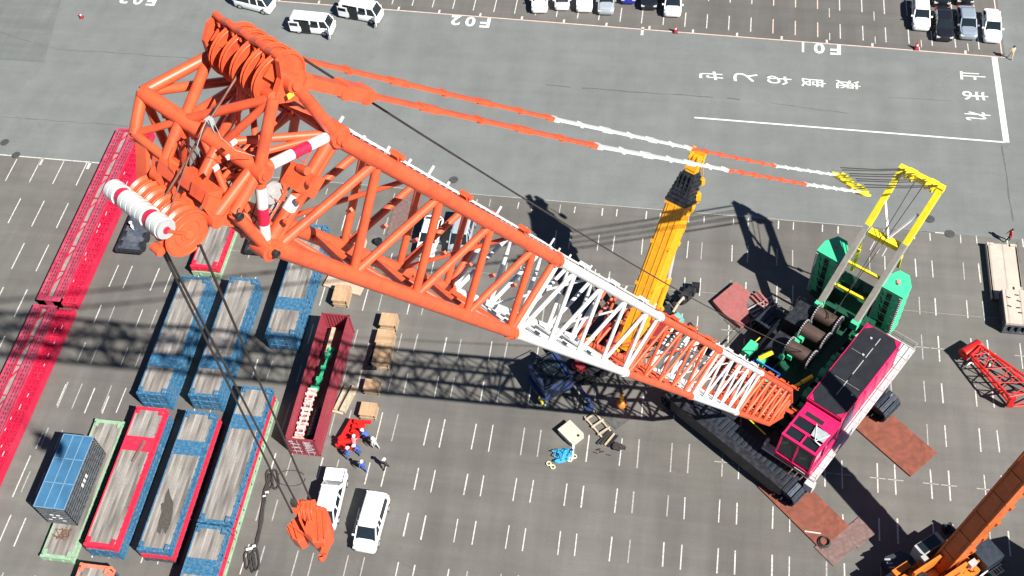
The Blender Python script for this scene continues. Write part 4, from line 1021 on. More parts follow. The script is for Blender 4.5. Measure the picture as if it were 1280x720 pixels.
def stain(pts,z,label,m):
    P=[G(px,py,z) for px,py in pts]; c=sum(P,V())/len(P); b=MB(); b.prism([(q.x-c.x,q.y-c.y) for q in P],0,.006); o=b.build('ground_stain',m); tag(o,label,'stain',None,c); o['kind']='structure'; del o['label']; del o['category']; return o
STM=mat('oil_stain',(.07,.06,.05),.6,var=.4,scale=8)
stain([(207,618),(211,610),(213,620),(217,628),(216,640),(213,655),(207,668),(203,660),(200,668),(196,664),(199,650),(202,640),(201,630),(205,628)],T3-.028,'',STM)
# ================================================================ STEEL ROAD PLATES AND GROUND CLUTTER
def gplate(name,label,cx,cy,ln,wd,ang_,m,th=.14,grp='steel mats laid for the crawler tracks',z=.0,cat='steel mat'):
    b=MB(); b.box((0,0,th/2),(ln,wd,th))
    b.box((ln*.1,0,th),(.03,wd-.1,.012))
    return tag(b.build(name,m),label,cat,grp,(cx,cy,z+.014),ang_)
gplate('steel_mat','rust red steel mat sticking out beyond the front crawler track',11.5,39.75,6.6,3.0,R(-44),MT)
gplate('steel_mat','rust red steel mat behind the pink house, beyond the rear crawler track',18.2,46.7,6.8,3.1,R(-43),MT)
gplate('steel_mat','dark brown steel mat half under the end of the front rust red mat',13.9,36.75,1.9,2.5,R(-44),BP,.08)
gplate('steel_mat','small dark brown mat beside the end of the front rust red mat',15.6,38.1,1.7,1.9,R(-44),BP,.06)
q=G(1030,678,.2); b=MB(); b.ring((0,0,.04),(0,0,1),.42,.07,20,6); b.ring((.05,.05,.12),(0,0,1),.36,.06,20,6); tag(b.build('rope_coil',SL),'dark coil of rope lying on the front rust red mat','rope coil',loc=(q.x,q.y,.17))
q=G(1016,665,.2); b=MB(); b.beam((-.6,0,.03),(.6,-.05,.03),.08,.06); tag(b.build('white_bar',WH),'short white bar lying on the front rust red mat','bar',loc=(q.x,q.y,.16))
def gpoly(name,label,pts,m,h,cat,grp=None):
    P=[G(*p,h) for p in pts]; c=V((sum(p.x for p in P)/len(P),sum(p.y for p in P)/len(P),.014)); b=MB(); b.prism([(p.x-c.x,p.y-c.y) for p in P],0,h); return tag(b.build(name,m),label,cat,grp,c)
gpoly('steel_plate','pink primed steel plate lying past the far end of the rear track',[(891,376),(920,352),(938,366),(933,380),(938,402),(926,408),(905,392)],MP,.5,'plate','steel plates on the yard')
gpoly('steel_plate','dark grey plate corner showing at the edge of the boom shadow',[(735,506),(770,537),(796,518),(775,490)],DP,.06,'plate','steel plates on the yard')
gpoly('steel_plate','large dark grey plate in shade under the far machinery',[(905,400),(935,380),(985,420),(950,440)],DP,.05,'plate','steel plates on the yard')
b=MB()
for i in range(6): b.beam((-1.3,i*.42,.25),(1.4,i*.42,.25),.12,.1)
b.beam((-1.2,-.1,.12),(-1.2,2.2,.12),.12,.16); b.beam((1.2,-.1,.12),(1.2,2.2,.12),.12,.16)
tag(b.build('slatted_pallet',LG),'pale slatted platform in shade beside the pink steel plate','platform',loc=G(967,403),rz=R(38))
b=MB()
for i in range(3): b.beam((0,i*.35,.2+.1*i),(2.2,i*.3,.2),.18,.14)
tag(b.build('pink_beams',MP),'three pinkish beams lying between the pink plate and the slatted platform','beam',loc=G(939,372),rz=R(-48))
# white box, net, ladder frame, rods
def box_thing():
    r=thing('site_box','white box with a round hole, lid corner lifted, beside the blue net','box',G(714,545,0),R(-42))
    b=MB(); b.b2((-.85,-.62,.05),(.85,.62,.62)); b.build('body',CC,r)
    b=MB(); b.prism([(-.9,-.66),(.6,-.66),(.95,-.3),(.95,.5),(.75,.68),(-.9,.68)],.62,.68); b.build('lid',CC,r)
    b=MB(); b.cyl((.62,.22,.68),(.62,.22,.7),.11,12); b.build('hole',BK,r)
box_thing()
b=MB(); b.beam((0,0,.08),(.05,-1.9,.08),.16,.12); tag(b.build('white_plank',WH),'short white plank on the ground between white box and blue net','plank',loc=G(718,549))
rnd=random.Random(5); b=MB()
c0=G(703,572)
def blobmesh(pts,h,n=14):
    vs=[];fs=[]; P=[G(*p)-c0 for p in pts]
    c=sum(P,V())/len(P); N=len(P)
    for k in range(5):
        t=k/4
        for p in P: q=p.lerp(c,t*.9); vs.append((q.x+rnd.uniform(-.05,.05),q.y+rnd.uniform(-.05,.05),h*(1-(1-t)**2)*rnd.uniform(.6,1.2)))
    for k in range(4):
        for i in range(N): fs.append((k*N+i,k*N+(i+1)%N,(k+1)*N+(i+1)%N,(k+1)*N+i))
    fs.append(tuple(range(4*N,5*N))); return vs,fs
vs,fs=blobmesh([(692,578),(694,568),(699,563),(705,560),(711,560),(714,565),(717,571),(713,574),(706,577),(698,579)],.35); b.add(vs,fs)
for i in range(14): x,y=rnd.uniform(-.7,.6),rnd.uniform(-.4,.5); b.tube([(x,y,.25),(x+rnd.uniform(-.5,.5),y+rnd.uniform(-.5,.5),.36),(x+rnd.uniform(-.5,.5),y+rnd.uniform(-.6,.6),.2)],.04,5)
net=tag(b.build('lifting_net',CB),'bright blue heap of netting with yellow rings on the asphalt','net',loc=c0)
RY=mat('pale_yellow_ring',(.72,.72,.42),.5)
for px in ((686,580),(691,584),(712,575),(718,571)):
    b=MB(); q=G(*px)-c0; b.ring((q.x,q.y,.08),(.1,.1,1),.17,.045,18,6); b.build('ring',RY,net)
r=thing('timber_ladder','small pale timber ladder frame lying near the dark plate corner','frame',G(747,531),R(-47))
for sy in(-.45,.45): b=MB(); b.beam((-1.15,sy,.12),(1.15,sy,.12),.13,.16); b.build('rail',TW,r)
for sx in(-.85,.0,.85): b=MB(); b.beam((sx,-.6,.24),(sx,.6,.24),.14,.1); b.build('rung',TW,r)
for i,(px,a,ln,l) in enumerate([((754,548),55,1.5,'leftmost of four dark steel rods beside the timber frame'),((758,548),57,1.5,'second dark steel rod from the timber frame'),((762,550),60,1.3,'pale edged third rod beside the timber frame'),((766,552),58,1.3,'rightmost rod, nearest the dark heap')]):
    b=MB(); b.beam((-ln/2,0,.1),(ln/2,0,.1),.13,.16,up=(0,0,1)); tag(b.build('steel_rod',SL if i<2 else TW if i==2 else DG),l,'rod','steel rods beside the timber frame',G(*px),R(a))
b=MB(); rnd=random.Random(8)
for i in range(16): x,y=rnd.uniform(-.4,.4),rnd.uniform(-.25,.25); b.box((x,y,.12+rnd.uniform(0,.1)),(.35,.2,.2),rz=rnd.uniform(0,3))
tag(b.build('tool_heap',SL),'dark heap of tools on a bay line right of the rods','heap',loc=G(774,560))
b=MB()
for i in range(5): x,y=rnd.uniform(-.6,.6),rnd.uniform(-.3,.3); b.beam((x,y,.04),(x+.35,y+rnd.uniform(-.2,.2),.04),.06,.06)
tag(b.build('loose_bolts',SL),'few loose dark bolts scattered below the rods','bolts',loc=G(751,565))
# ================================================================ RIGHT EDGE: CREAM RACKS AND RED JIB
cream=mat('cream_rack_paint',(.44,.38,.32),.7,var=.08,scale=1.2,dirt=(.4,.33,.28),dscale=2,damt=.7,stripe=(1.1,.06,.2))
r=thing('low_loader_bed','long cream flat bed lying at the right edge, upper of the two cream platforms','platform',(28.4,64.2,0),0)
b=MB(); b.b2((-1.25,-3.4,.25),(1.25,2.45,.55)); b.build('deck',cream,r)
b=MB()
for sx in(-1,1): b.beam((sx*1.2,-3.4,.3),(sx*1.2,2.45,.3),.14,.5)
for i in range(7): b.beam((-1.2,-3.1+i*.88,.15),(1.2,-3.1+i*.88,.15),.12,.25)
b.b2((.6,-3.4,.55),(1.25,-2.2,.7)); b.b2((-1.25,2.2,.55),(-.7,2.45,.68)); b.b2((.7,2.2,.55),(1.25,2.45,.68)); b.build('frame',cream,r)
r=thing('cream_container','raised cream platform with square slots at the right edge, in front of the long bed','platform',(29.0,59.3,0),0)
b=MB(); b.b2((-1.3,-1.75,1.25),(1.6,1.75,1.5)); b.build('top_deck',cream,r)
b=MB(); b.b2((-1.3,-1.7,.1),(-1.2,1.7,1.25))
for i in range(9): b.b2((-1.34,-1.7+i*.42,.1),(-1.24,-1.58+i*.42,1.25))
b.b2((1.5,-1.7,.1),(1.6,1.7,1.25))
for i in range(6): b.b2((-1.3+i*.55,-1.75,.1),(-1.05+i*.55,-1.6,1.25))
b.b2((-1.3,-1.78,1.05),(1.6,-1.6,1.25)); b.b2((-1.3,-1.78,.05),(1.6,-1.6,.25)); b.build('side_frame',DK,r)  # sides coloured dark to carry the shade on the left face
b=MB()
for f,g in((-.9,.9),(-.2,1.2),(-.1,.6),(-.9,.0),(-.2,-.1),(-.1,-.6),(.6,.2),(.7,1.0),(.6,-.8)): b.box((f,g,1.505),(.34,.12,.012),rz=random.uniform(-.4,.2))
build_each(b,'slot',BK,r)
jib=thing('jib_head_section','bright red tapered lattice jib with a drum end lying at the right edge','jib',G(1214,440,0),0)
b=MB(); gp=lambda x,y,z: G(x,y,z)-jib.location
D0a,D0b=gp(1204,443,.9),gp(1224,431,.9)
t=MB(); t.cyl(D0a,D0b,.5,22); t.ring(D0a,D0b-D0a,.48,.05,22,5); t.cyl(D0a-(D0b-D0a)*.04,D0a,.2,12); t.build('end_drum',RS,jib)
C=[[gp(1217,452,.35),gp(1266,508,.35)],[gp(1232,437,.35),gp(1312,505,.35)],[gp(1214,444,1.5),gp(1262,496,1.9)],[gp(1226,432,1.5),gp(1305,487,1.9)]]
for p,q in C: b.cyl(p,q,.1,10)
for i,j in((0,2),(1,3),(0,1),(2,3)):
    n=6
    for k in range(n):
        a=C[i][0].lerp(C[i][1],k/n) if k%2==0 else C[j][0].lerp(C[j][1],k/n)
        c_=C[j][0].lerp(C[j][1],(k+1)/n) if k%2==0 else C[i][0].lerp(C[i][1],(k+1)/n)
        b.cyl(a,c_,.05,7)
    for k in(0,1): b.cyl(C[i][k],C[j][k],.08,8)
b.box((C[0][1]+C[2][1])/2,(.4,.3,1.4)); b.build('lattice',RS,jib)
b=MB(); b.cyl(gp(1208,456,.2),gp(1219,450,.3),.1,8); b.cyl(gp(1230,441,1),gp(1228,446,.6),.12,8); b.build('pin',WH,jib)
# ================================================================ YELLOW TELESCOPIC TRUCK CRANE
BA,BT=V((-2.75,51.9,3.6)),V((1.05,58.9,16.7))
mc=thing('truck_crane','yellow telescopic truck crane standing behind the lattice boom, its boom raised','truck crane',(-4.0,52.0,0),R(217))
MI=(MX.Translation((-4,52,0))@MX.Rotation(R(217),4,'Z')).inverted()
a,z=MI@BA,MI@BT; d=(z-a).normalized(); ax=(a+z)/2
def bx(mb,t0,t1,w,h,mi=0,off=0,lat=0):
    side=d.cross(V((0,0,1))).normalized(); up=side.cross(d).normalized()
    o=up*off+side*lat
    mb.beam(a.lerp(z,t0)+o,a.lerp(z,t1)+o,w,h,mi,up=(0,0,1))
side=d.cross(V((0,0,1))).normalized(); upv=side.cross(d).normalized()
b=MB(); bx(b,-.08,.80,1.6,1.75); bx(b,-.08,.80,1.35,1.95); 
for t in(.05,.3,.55,.78): bx(b,t,t+.02,1.75,1.98)
for l in(-.45,.1,.55): bx(b,0,.79,.05,2.03,lat=l)
bx(b,.45,.78,.25,.3,off=-1.0,lat=.35); bx(b,.62,.66,.5,.6,off=-.9,lat=.5); bx(b,.74,.79,.5,.7,off=-.9,lat=.6)
bs=b.build('main_boom',YB,mc,'yellow base section of the raised boom')
b=MB()
for i in range(7): w=1.75-.1*i; bx(b,.80+i*.022,.815+i*.022,w+.1,w+.35); bx(b,.81+i*.022,.824+i*.022,w-.08,w+.15)
bx(b,.955,.965,1.0,1.2)
for l in(-.5,-.2,.15,.5): bx(b,.8,.96,.1,.12,off=.85,lat=l)
b.build('telescoped_sections',DG,bs)
b=MB(); bx(b,.955,1.04,.75,.9); bx(b,.98,1.06,.95,.3,off=.35); bx(b,.99,1.07,.9,.28,off=-.4)
for l in(-.35,0,.35):
    c=a.lerp(z,1.04)+side*l+upv*.3; b.cyl(c-side*.07,c+side*.07,.36,16); c=a.lerp(z,1.02)+side*l-upv*.42; b.cyl(c-side*.07,c+side*.07,.32,16)
bx(b,1.05,1.09,.2,.5,off=.2,lat=-.45)
b.build('boom_head',YB,bs)
b=MB(); c=a.lerp(z,1.0)-upv*.6+side*.55; b.cyl(c,c-V((0,0,1.5)),.03,6); b.box(c-V((0,0,1.7)),(.3,.35,.6)); c=a.lerp(z,.83)-upv*1.0+side*.75; b.box(c,(.45,.5,1.0)); b.cyl(c-V((0,0,.5)),c-V((0,0,.8)),.1,8)
build_each(b,'auxiliary_hook',YB,mc)
b=MB(); b.tube([a.lerp(z,1.04)+side*.5,a.lerp(z,.8)+side*.75,a+side*.8+V((0,0,.2))],.03,5); b.tube([a.lerp(z,1.04)+side*.3-upv*.5,a.lerp(z,.5)+side*.75-upv*.8],.025,5); b.build('hoist_rope',RP,mc)
b=MB(); lc=a-d*.0-upv*2.4+side*.5+V((0,0,-.3)); b.cyl(lc,a.lerp(z,.34)-upv*1.5+side*.75,.3,16); b.cyl(a.lerp(z,.34)-upv*1.5+side*.75,a.lerp(z,.55)-upv*.9+side*.5,.19,12,mi=1); b.build('luffing_cylinder',[YB,LG],mc)
# carrier (local +X towards the driving cab)
RDM=mat('red_machine_paint',(.26,.02,.025),.45,var=.3,scale=2,dirt=(.1,.02,.02),dscale=2,damt=.7); NVY=mat('navy_cab_paint',(.03,.05,.12),.3,coat=.4)
b=MB(); b.b2((-6.0,-1.0,.9),(6.0,1.0,1.35)); b.b2((-6.0,-1.2,1.35),(-2.0,1.2,1.6)); b.b2((1.5,-1.4,1.35),(5.2,1.4,1.7)); b.build('chassis',DG,mc)
for x in(-5.6,-4.1,1.9,3.4):
    for sy in(-1,1):
        w=MB(); w.cyl((x,sy*1.05,.62),(x,sy*1.45,.62),.62,20); w.cyl((x,sy*1.46,.62),(x,sy*1.47,.62),.32,14); w.build('wheel',BK,mc)
b=MB(); b.b2((-3.6,-1.5,1.6),(2.4,1.5,2.1)); b.b2((-3.9,-1.45,2.1),(-2.2,1.45,3.3)); b.b2((-.6,-.75,2.1),(1.4,-.55,3.9)); b.b2((-.6,.55,2.1),(1.4,.75,3.9)); 
rnd=random.Random(4)
for i in range(30):
    x,y=rnd.uniform(-3.8,4.6),rnd.uniform(-1.3,1.3); s=rnd.uniform(.15,.5); b.box((x,y,1.6+s*.5+rnd.uniform(0,.8)),(s*1.6,s,s),rz=rnd.uniform(-.2,.2))
b.build('superstructure',RDM,mc)
b=MB()
for i in range(14): x,y=rnd.uniform(-5.5,3.2),rnd.uniform(-1.2,1.2); b.tube([(x,y,2.2),(x+rnd.uniform(-1,1),y+rnd.uniform(-.5,.5),2.8),(x+rnd.uniform(-1,1),y+rnd.uniform(-.5,.5),2.4)],.05,5)
build_each(b,'hydraulic_hose',BK,mc)
b=MB()
for x,y,s in((-2.8,.8,.35),(-1.5,-1.2,.3),(.4,1.1,.3),(2.0,-.9,.35),(-4.6,-.5,.3)): b.box((x,y,2.6),(s*2,s,s))
build_each(b,'yellow_cover',YB,mc)
b=MB(); b.prism([(5.3,-1.45),(7.6,-1.35),(7.6,1.35),(5.3,1.45)],.7,2.5); b.b2((5.0,-1.45,1.0),(5.3,1.45,2.7)); cb=b.build('driving_cab',NVY,mc)
b=MB(); b.b2((5.5,-1.3,2.5),(7.3,1.3,2.53)); b.add([(7.62,-1.25,1.5),(7.62,1.25,1.5),(7.4,1.2,2.5),(7.4,-1.2,2.5)],[(0,1,2,3)]); b.build('cab_window',GL,cb)
b=MB()
for y in(-1.3,-.4,.4,1.3): b.beam((5.3,y,2.58),(7.5,y,2.56),.06,.06)
for x in(5.3,6.4,7.5): b.beam((x,-1.4,2.58),(x,1.4,2.57),.06,.06)
for y in(-1.4,1.4): b.beam((5.0,y,2.9),(7.6,y,2.9),.05,.05)
b.build('roof_rack',ST,cb)
b=MB(); b.beam((7.75,-1.45,.75),(7.75,1.45,.75),.25,.5); b.build('bumper',NVY,mc)
b=MB(); b.box((7.95,1.2,.9),(.15,.6,.3)); b.build('yellow_bumper_end',YE,mc)
for x in(-6.6,4.6):
    for sy in(-1,1):
        b=MB(); b.beam((x,sy*1.0,.85),(x,sy*3.3,.85),.3,.32); b.cyl((x,sy*3.3,.1),(x,sy*3.3,1.2),.14,12); b.cyl((x,sy*3.3,.06),(x,sy*3.3,.14),.42,16); b.build('outrigger',DG if x<0 else NVY,mc)
b=MB(); b.box((-5.6,.7,1.9),(.7,.9,.5)); b.build('teal_box',mat('teal_cover',(.12,.38,.36),.6),mc)
b=MB(); b.tube([(-5.8,-.3,1.6),(-6.4,-.5,2.1),(-7.2,-.9,1.9),(-7.4,-1.1,1.3)],.12,8); b.build('rear_fitting',PLY,mc)
b=MB()
for i in range(4): b.box((-7.7-i*.55,-1.6-i*.15,.5),(.5,.7,.7+.2*(i%2)),rz=.3*i)
tag(b.build('power_pack',DG),'dark machinery lying behind the yellow crane towards the pink plate','machine',loc=(mc.location.x,mc.location.y,0),rz=R(217))
bh=thing('hook_ball','small orange hook ball standing in the boom shadow beside the dark plate corner','hook',G(777,505,.8)-V((0,0,.0)))
b=MB(); b.loft([[(math.cos(t*.5236)*r_,math.sin(t*.5236)*r_,zz) for t in range(12)] for zz,r_ in((-.42,.1),(-.3,.34),(0,.44),(.28,.34),(.42,.12))]); b.build('ball',OB,bh)
b=MB(); b.cyl((0,0,.4),(0,0,1.1),.14,10); b.box((0,0,1.2),(.35,.2,.3)); b.build('swivel',YB,bh)
b=MB(); b.ring((0,0,-.6),(1,0,0),.16,.05,14,6,a0=-.6,a1=4.1); b.build('hook',OB,bh)
# ================================================================ AMBER CRANE AT THE LOWER RIGHT CORNER
PA=V((21.35,35.6,2.9)); dd=V((1.75,1.42,7.5)).normalized(); PB=PA+dd*24
oc=thing('rough_terrain_crane','amber crane with raised telescopic boom at the lower right corner','truck crane',(20.6,34.6,0),R(39))
OI=(MX.Translation((20.6,34.6,0))@MX.Rotation(R(39),4,'Z')).inverted()
a,z=OI@PA,OI@PB; d=(z-a).normalized(); side=d.cross(V((0,0,1))).normalized(); upv=side.cross(d).normalized()
b=MB(); bx(b,-.06,.55,1.3,1.65)
for t in(.04,.14,.24,.34,.44,.53): bx(b,t,t+.006,1.42,1.75)
for t in(.09,.19,.29,.39,.49): bx(b,t,t+.05,.8,1.7,lat=0); 
bx(b,0,.54,.14,.2,off=.85,lat=-.6); bx(b,0,.54,.14,.2,off=.85,lat=.6); bx(b,.0,.4,.16,.2,off=-.9,lat=.5)
for t in(.05,.12,.2,.28,.36): bx(b,t,t+.012,.3,.4,off=-.85,lat=.62)
ob=b.build('main_boom',mat('amber_boom_paint',(.48,.11,.022),.42,dirt=(.22,.05,.02),dscale=1,damt=.5,var=.1),oc)
b=MB(); bx(b,.55,.78,1.1,1.4); bx(b,.78,1.0,.9,1.2); b.build('inner_sections',OB,ob)
b=MB(); b.b2((-4.4,-1.25,.8),(4.6,1.25,1.5)); b.build('carrier',DG,oc)
for x in(-3.0,2.6):
    for sy in(-1,1):
        w=MB(); w.cyl((x,sy*1.0,.8),(x,sy*1.55,.8),.8,22); w.cyl((x,sy*1.56,.8),(x,sy*1.58,.8),.4,14); w.build('wheel',BK,oc)
b=MB(); b.b2((-2.6,-1.4,1.5),(2.8,1.4,2.1)); b.b2((-2.0,-.85,2.1),(1.6,-.65,3.7)); b.b2((-2.0,.5,2.1),(1.6,.7,3.7)); b.box((-2.6,.0,2.4),(1.0,2.2,.7)); b.box((.4,-1.2,2.5),(1.6,.5,.8)); b.box((2.2,1.2,2.3),(1.2,.6,.5)); b.build('upper_frame',OB,oc)
b=MB(); b.cyl((-1.5,-.5,2.9),(-1.5,.45,2.9),.42,18); b.build('winch_drum',DG,oc)
b=MB(); b.b2((-.4,1.35,1.7),(1.7,2.25,3.2)); oc_cab=b.build('cab',LG,oc); b=MB(); b.b2((-.2,1.4,3.2),(1.4,2.2,3.23)); b.b2((-.3,2.25,2.2),(1.6,2.27,3.1)); b.b2((1.7,1.4,2.1),(1.72,2.2,3.1)); b.build('cab_window',GL,oc_cab)
b=MB(); b.b2((3.0,-1.6,1.5),(4.6,.9,2.9)); 
for i in range(7): b.b2((3.1+i*.2,-1.63,2.0),(3.2+i*.2,-1.6,2.7))
b.build('counterweight',ST,oc)
b=MB()
for i in range(6): b.beam((3.5+i*.22,-1.7,1.6),(3.5+i*.22,-2.2,1.6),.05,.05)
b.beam((3.3,-1.75,1.6),(4.9,-1.75,1.6),.06,.06); b.beam((3.3,-2.2,1.6),(4.9,-2.2,1.6),.06,.06); b.build('step_ladder',DG,oc)
b=MB(); b.b2((-3.4,1.6,1.2),(-1.0,1.95,1.5)); b.beam((-1.6,-2.1,1.7),(3.4,-1.6,1.7),.12,.1); b.build('white_rail',WH,oc)
for x in(-3.9,4.0):
    for sy in(-1,1): b=MB(); b.beam((x,sy*.9,.7),(x,sy*2.6,.7),.35,.32); b.cyl((x,sy*2.6,.1),(x,sy*2.6,1.1),.14,10); b.cyl((x,sy*2.6,.04),(x,sy*2.6,.14),.4,14); b.build('outrigger',DG,oc)
b=MB(); b.prism([(-.9,-.8),(.6,-.9),(1.1,0),(.5,.8),(-.8,.8)],.1,1.6); 
for i in range(5): b.beam((-.95,-.7+i*.33,1.66),(-.55,-.85+i*.33,1.66),.12,.06,mi=1)
tag(b.build('tank',[ST,LG]),'dark angular tank with white stripes beside the amber crane','tank',loc=G(1124,706,1.2)-V((0,0,1.2)),rz=.5)

ra=random.Random(31)
b=MB()
for k in range(26):
    x,y=ra.uniform(-2.6,2.6),ra.choice((ra.uniform(.75,1.3),ra.uniform(-1.35,-.9))); q=ra.uniform(.12,.4); b.box((x,y,2.1+q),(q*1.8,q,q*ra.uniform(.8,2)),rz=ra.choice((0,0,.3)))
b.box((-2.0,1.55,2.3),(1.4,.5,.5)); b.box((-.9,-1.6,2.0),(1.6,.5,.35)); b.beam((-3.4,-.9,2.5),(2.9,-.9,2.7),.14,.2); b.beam((-3.4,.85,2.5),(-.5,.85,2.9),.14,.2)
b.build('deck_equipment',OB,oc)
b=MB()
for k in range(7): x=ra.uniform(-2.4,2.2); b.tube([(x,-.2,2.3),(x+ra.uniform(-.6,.6),ra.uniform(-.6,.6),3.0),(x+ra.uniform(-1,1),ra.uniform(-.6,.6),2.4)],.04,5)
b.build('hydraulic_hose',BK,oc)
b=MB(); b.b2((-3.4,-1.1,2.1),(-2.7,1.1,2.9)); b.b2((-3.3,-.5,2.9),(-2.8,.4,3.1)); b.build('engine_cover',ST,oc)
b=MB(); b.box((2.1,-.9,3.2),(.6,.4,.5)); b.box((-.5,1.1,3.3),(.4,.5,.3)); build_each(b,'white_box',LG,oc)

# ================================================================ CARS
def rr(hx,hy,z,n=5,rad=.3,cx=0,taper=0):
    """rounded rectangle ring in XY at height z"""
    pts=[]
    for qx,qy,a0 in((1,1,0),(-1,1,90),(-1,-1,180),(1,-1,270)):
        for k in range(n):
            a=R(a0+90*k/(n-1)); pts.append((cx+qx*(hx-rad)+math.cos(a)*rad,qy*(hy-rad)+math.sin(a)*rad,z))
    return pts
def make_car(kind,paint,label,group):
    r=thing('parked_car',label,'car',group=group)
    if kind=='van': L_,W,H,f0,f1,b0,b1,belt=4.7,1.72,1.98,1.72,2.15,-2.22,-2.3,1.05
    elif kind=='minivan': L_,W,H,f0,f1,b0,b1,belt=4.8,1.85,1.8,.9,1.65,-2.15,-2.3,1.0
    elif kind=='pickup': L_,W,H,f0,f1,b0,b1,belt=5.0,1.76,1.8,1.5,2.2,-.75,-1.45,1.0
    elif kind=='kei': L_,W,H,f0,f1,b0,b1,belt=3.6,1.6,1.65,.75,1.3,-1.6,-1.75,.95
    else: L_,W,H,f0,f1,b0,b1,belt=4.5,1.76,1.46,.35,1.15,-1.35,-2.0,.92
    hl,hw=L_/2,W/2
    b=MB(); rings=[]
    for z,sx,sy,rad in((.22,.97,.93,.25),(.4,1,.985,.32),(.62,1,1,.36),(belt-.12,.985,.985,.38),(belt,.955,.94,.4)): rings.append(rr(hl*sx,hw*sy,z,rad=rad))
    b.loft(rings)
    if kind in('car','minivan','kei'):   # bonnet bulge
        b.loft([rr((hl-f1)/2+.05,hw*.86,belt-.01,rad=.3,cx=(hl+f1)/2-.1),rr((hl-f1)/2-.1,hw*.74,belt+.06,rad=.25,cx=(hl+f1)/2-.2)])
    b.build('body',paint,r)
    # greenhouse glass
    g=MB(); n=5
    def gh(z,x0,x1,w,rad): return rr((x1-x0)/2,w,z,rad=rad,cx=(x0+x1)/2)
    g.loft([gh(belt-.02,b1,f1,hw*.93,.16),gh(H-.06,b0+.1,f0,hw*.80,.2)]); g.build('window_glass',GL,r)
    t=MB(); t.loft([gh(H-.10,b0+.02,f0+.02,hw*.825,.2),gh(H-.03,b0+.08,f0-.04,hw*.80,.22),gh(H,b0+.3,f0-.3,hw*.66,.22)])
    for sy in(-1,1):
        for (xb,xt) in ((f1-.05,f0-.02),(b1+.06,b0+.1)): t.beam((xb,sy*hw*.90,belt-.02),(xt,sy*hw*.80,H-.08),.09,.07)
        if kind in('van','pickup','minivan'):
            t.beam((-.0,sy*hw*.925,belt-.02),(-.0,sy*hw*.825,H-.08),.16,.05); t.beam((1.0 if kind!='minivan' else .6,sy*hw*.925,belt-.02),(.95 if kind!='minivan' else .5,sy*hw*.825,H-.08),.12,.05)
            t.add([(b1+.05,sy*hw*.938,belt-.05),(b1+.4,sy*hw*.938,belt-.05),(b0+.45,sy*hw*.83,H-.08),(b0+.05,sy*hw*.83,H-.08)],[(0,1,2,3)])
        else: t.beam((-.35,sy*hw*.925,belt-.02),(-.4,sy*hw*.81,H-.08),.12,.05)
    if kind in('van',): t.add([(b1-.01,-hw*.8,belt),(b1-.01,hw*.8,belt),(b0-.02,hw*.74,H-.1),(b0-.02,-hw*.74,H-.1)],[(0,1,2,3)])
    t.build('roof',paint,r)
    for x in(-hl*.62,hl*.62):
        for sy in(-1,1):
            w=MB(); w.cyl((x,sy*(hw-.2),.32),(x,sy*(hw+.015),.32),.32,20); wo=w.build('wheel',BK,r)
            w=MB(); w.cyl((x,sy*(hw+.016),.32),(x,sy*(hw+.03),.32),.2,14); w.build('rim',LG,wo)
    for sy in(-1,1):
        b=MB(); b.box((hl*.955,sy*hw*.72,belt-.2),(.18,.34,.16)); b.build('headlight',AMB,r)
        b=MB(); b.box((-hl*.965,sy*hw*.78,belt-.15),(.12,.2,.24)); b.build('tail_light',RED,r)
        b=MB(); b.box((f1-.25,sy*(hw+.09),belt+.06),(.12,.2,.14)); b.build('wing_mirror',paint,r)
    return r
def place(kind,paint,px0,px1,label,group,zf=.6,cache={}):
    """px0 = front end, px1 = rear end of the car on the picture (at height zf)"""
    a=G(*px0,zf); c=G(*px1,zf); key=(kind,paint.name)
    if key not in cache: r=cache[key]=make_car(kind,paint,label,group)
    else: r=copy_tree(cache[key]); r['label']=label; r['group']=group
    m=(a+c)/2; r.location=(m.x,m.y,.012); r.rotation_euler=(0,0,ang(c,a)); return r
GV='parked cars in the upper car park'
vA=place('van',CWh,(416,29),(365,24),'white minibus with open sliding door on the road, nearest the boom tip','white minibuses by the road',1.2)
vB=place('van',CWh,(472,14),(430,6),'white minibus with open door at the top edge, right of another minibus','white minibuses by the road',1.2)
place('van',CWh,(333,2),(300,-6),'white minibus only just showing at the top edge, left of the others','white minibuses by the road',1.2)
for v in(vA,vB):
    b=MB(); b.box((-.55,-.87,1.02),(1.0,.04,1.4)); b.build('open_doorway',BK,v)
    b=MB(); b.box((-1.75,-.93,1.05),(1.15,.04,1.3)); b.box((2.28,-1.25,1.0),(.05,.8,1.0),rz=.35); dr=build_each(b,'sliding_door',CWh,v)[0]; b=MB(); b.box((-1.8,-.955,1.35),(.9,.02,.4)); b.box((.5,-.9,1.38),(.8,.03,.38)); b.build('door_window',GL,dr)
for px,pt,kd,lb in [((674,-2),CWh,'car','white car first from the left in the top row'),((702,-2),CWh,'kei','white car second from the left in the top row'),((730,-3),CWh,'car','white car third from the left in the top row, with light bonnet'),((757,0),CSi,'car','pale silver car fourth in the top row, beside the blue car'),((785,-10),CBl,'kei','blue car between the pale silver and the black car'),((811,-6),CBk,'car','black car between the blue and the white car in the top row')]:
    place(kd,pt,(px[0],px[1]+(18 if pt not in(CBl,) else 18)),(px[0]+2,px[1]-22),lb,GV,.6)
place('minivan',CWh,(840,23),(843,-24),'white estate car rightmost in the long top row, farthest down',GV,.6)
for f,k_,pt,kd,lb in [((1152,36),(1150,-2),CWh,'car','white car first from the left in the right group'),((1181,50),(1178,10),CBk,'car','black car with white roof second in the right group'),((1211,47),(1206,9),CPe,'car','blue grey car third in the right group'),((1241,51),(1238,13),CWh,'car','white car rightmost in the right group, beside the border line'),((1178,8),(1176,-32),CBk,'car','dark car at the top edge behind the black car'),((1207,6),(1204,-34),CBk,'car','dark car at the top edge behind the blue grey car')]:
    place(kd,pt,f,k_,lb,'parked cars at the right end of the car park',.6)
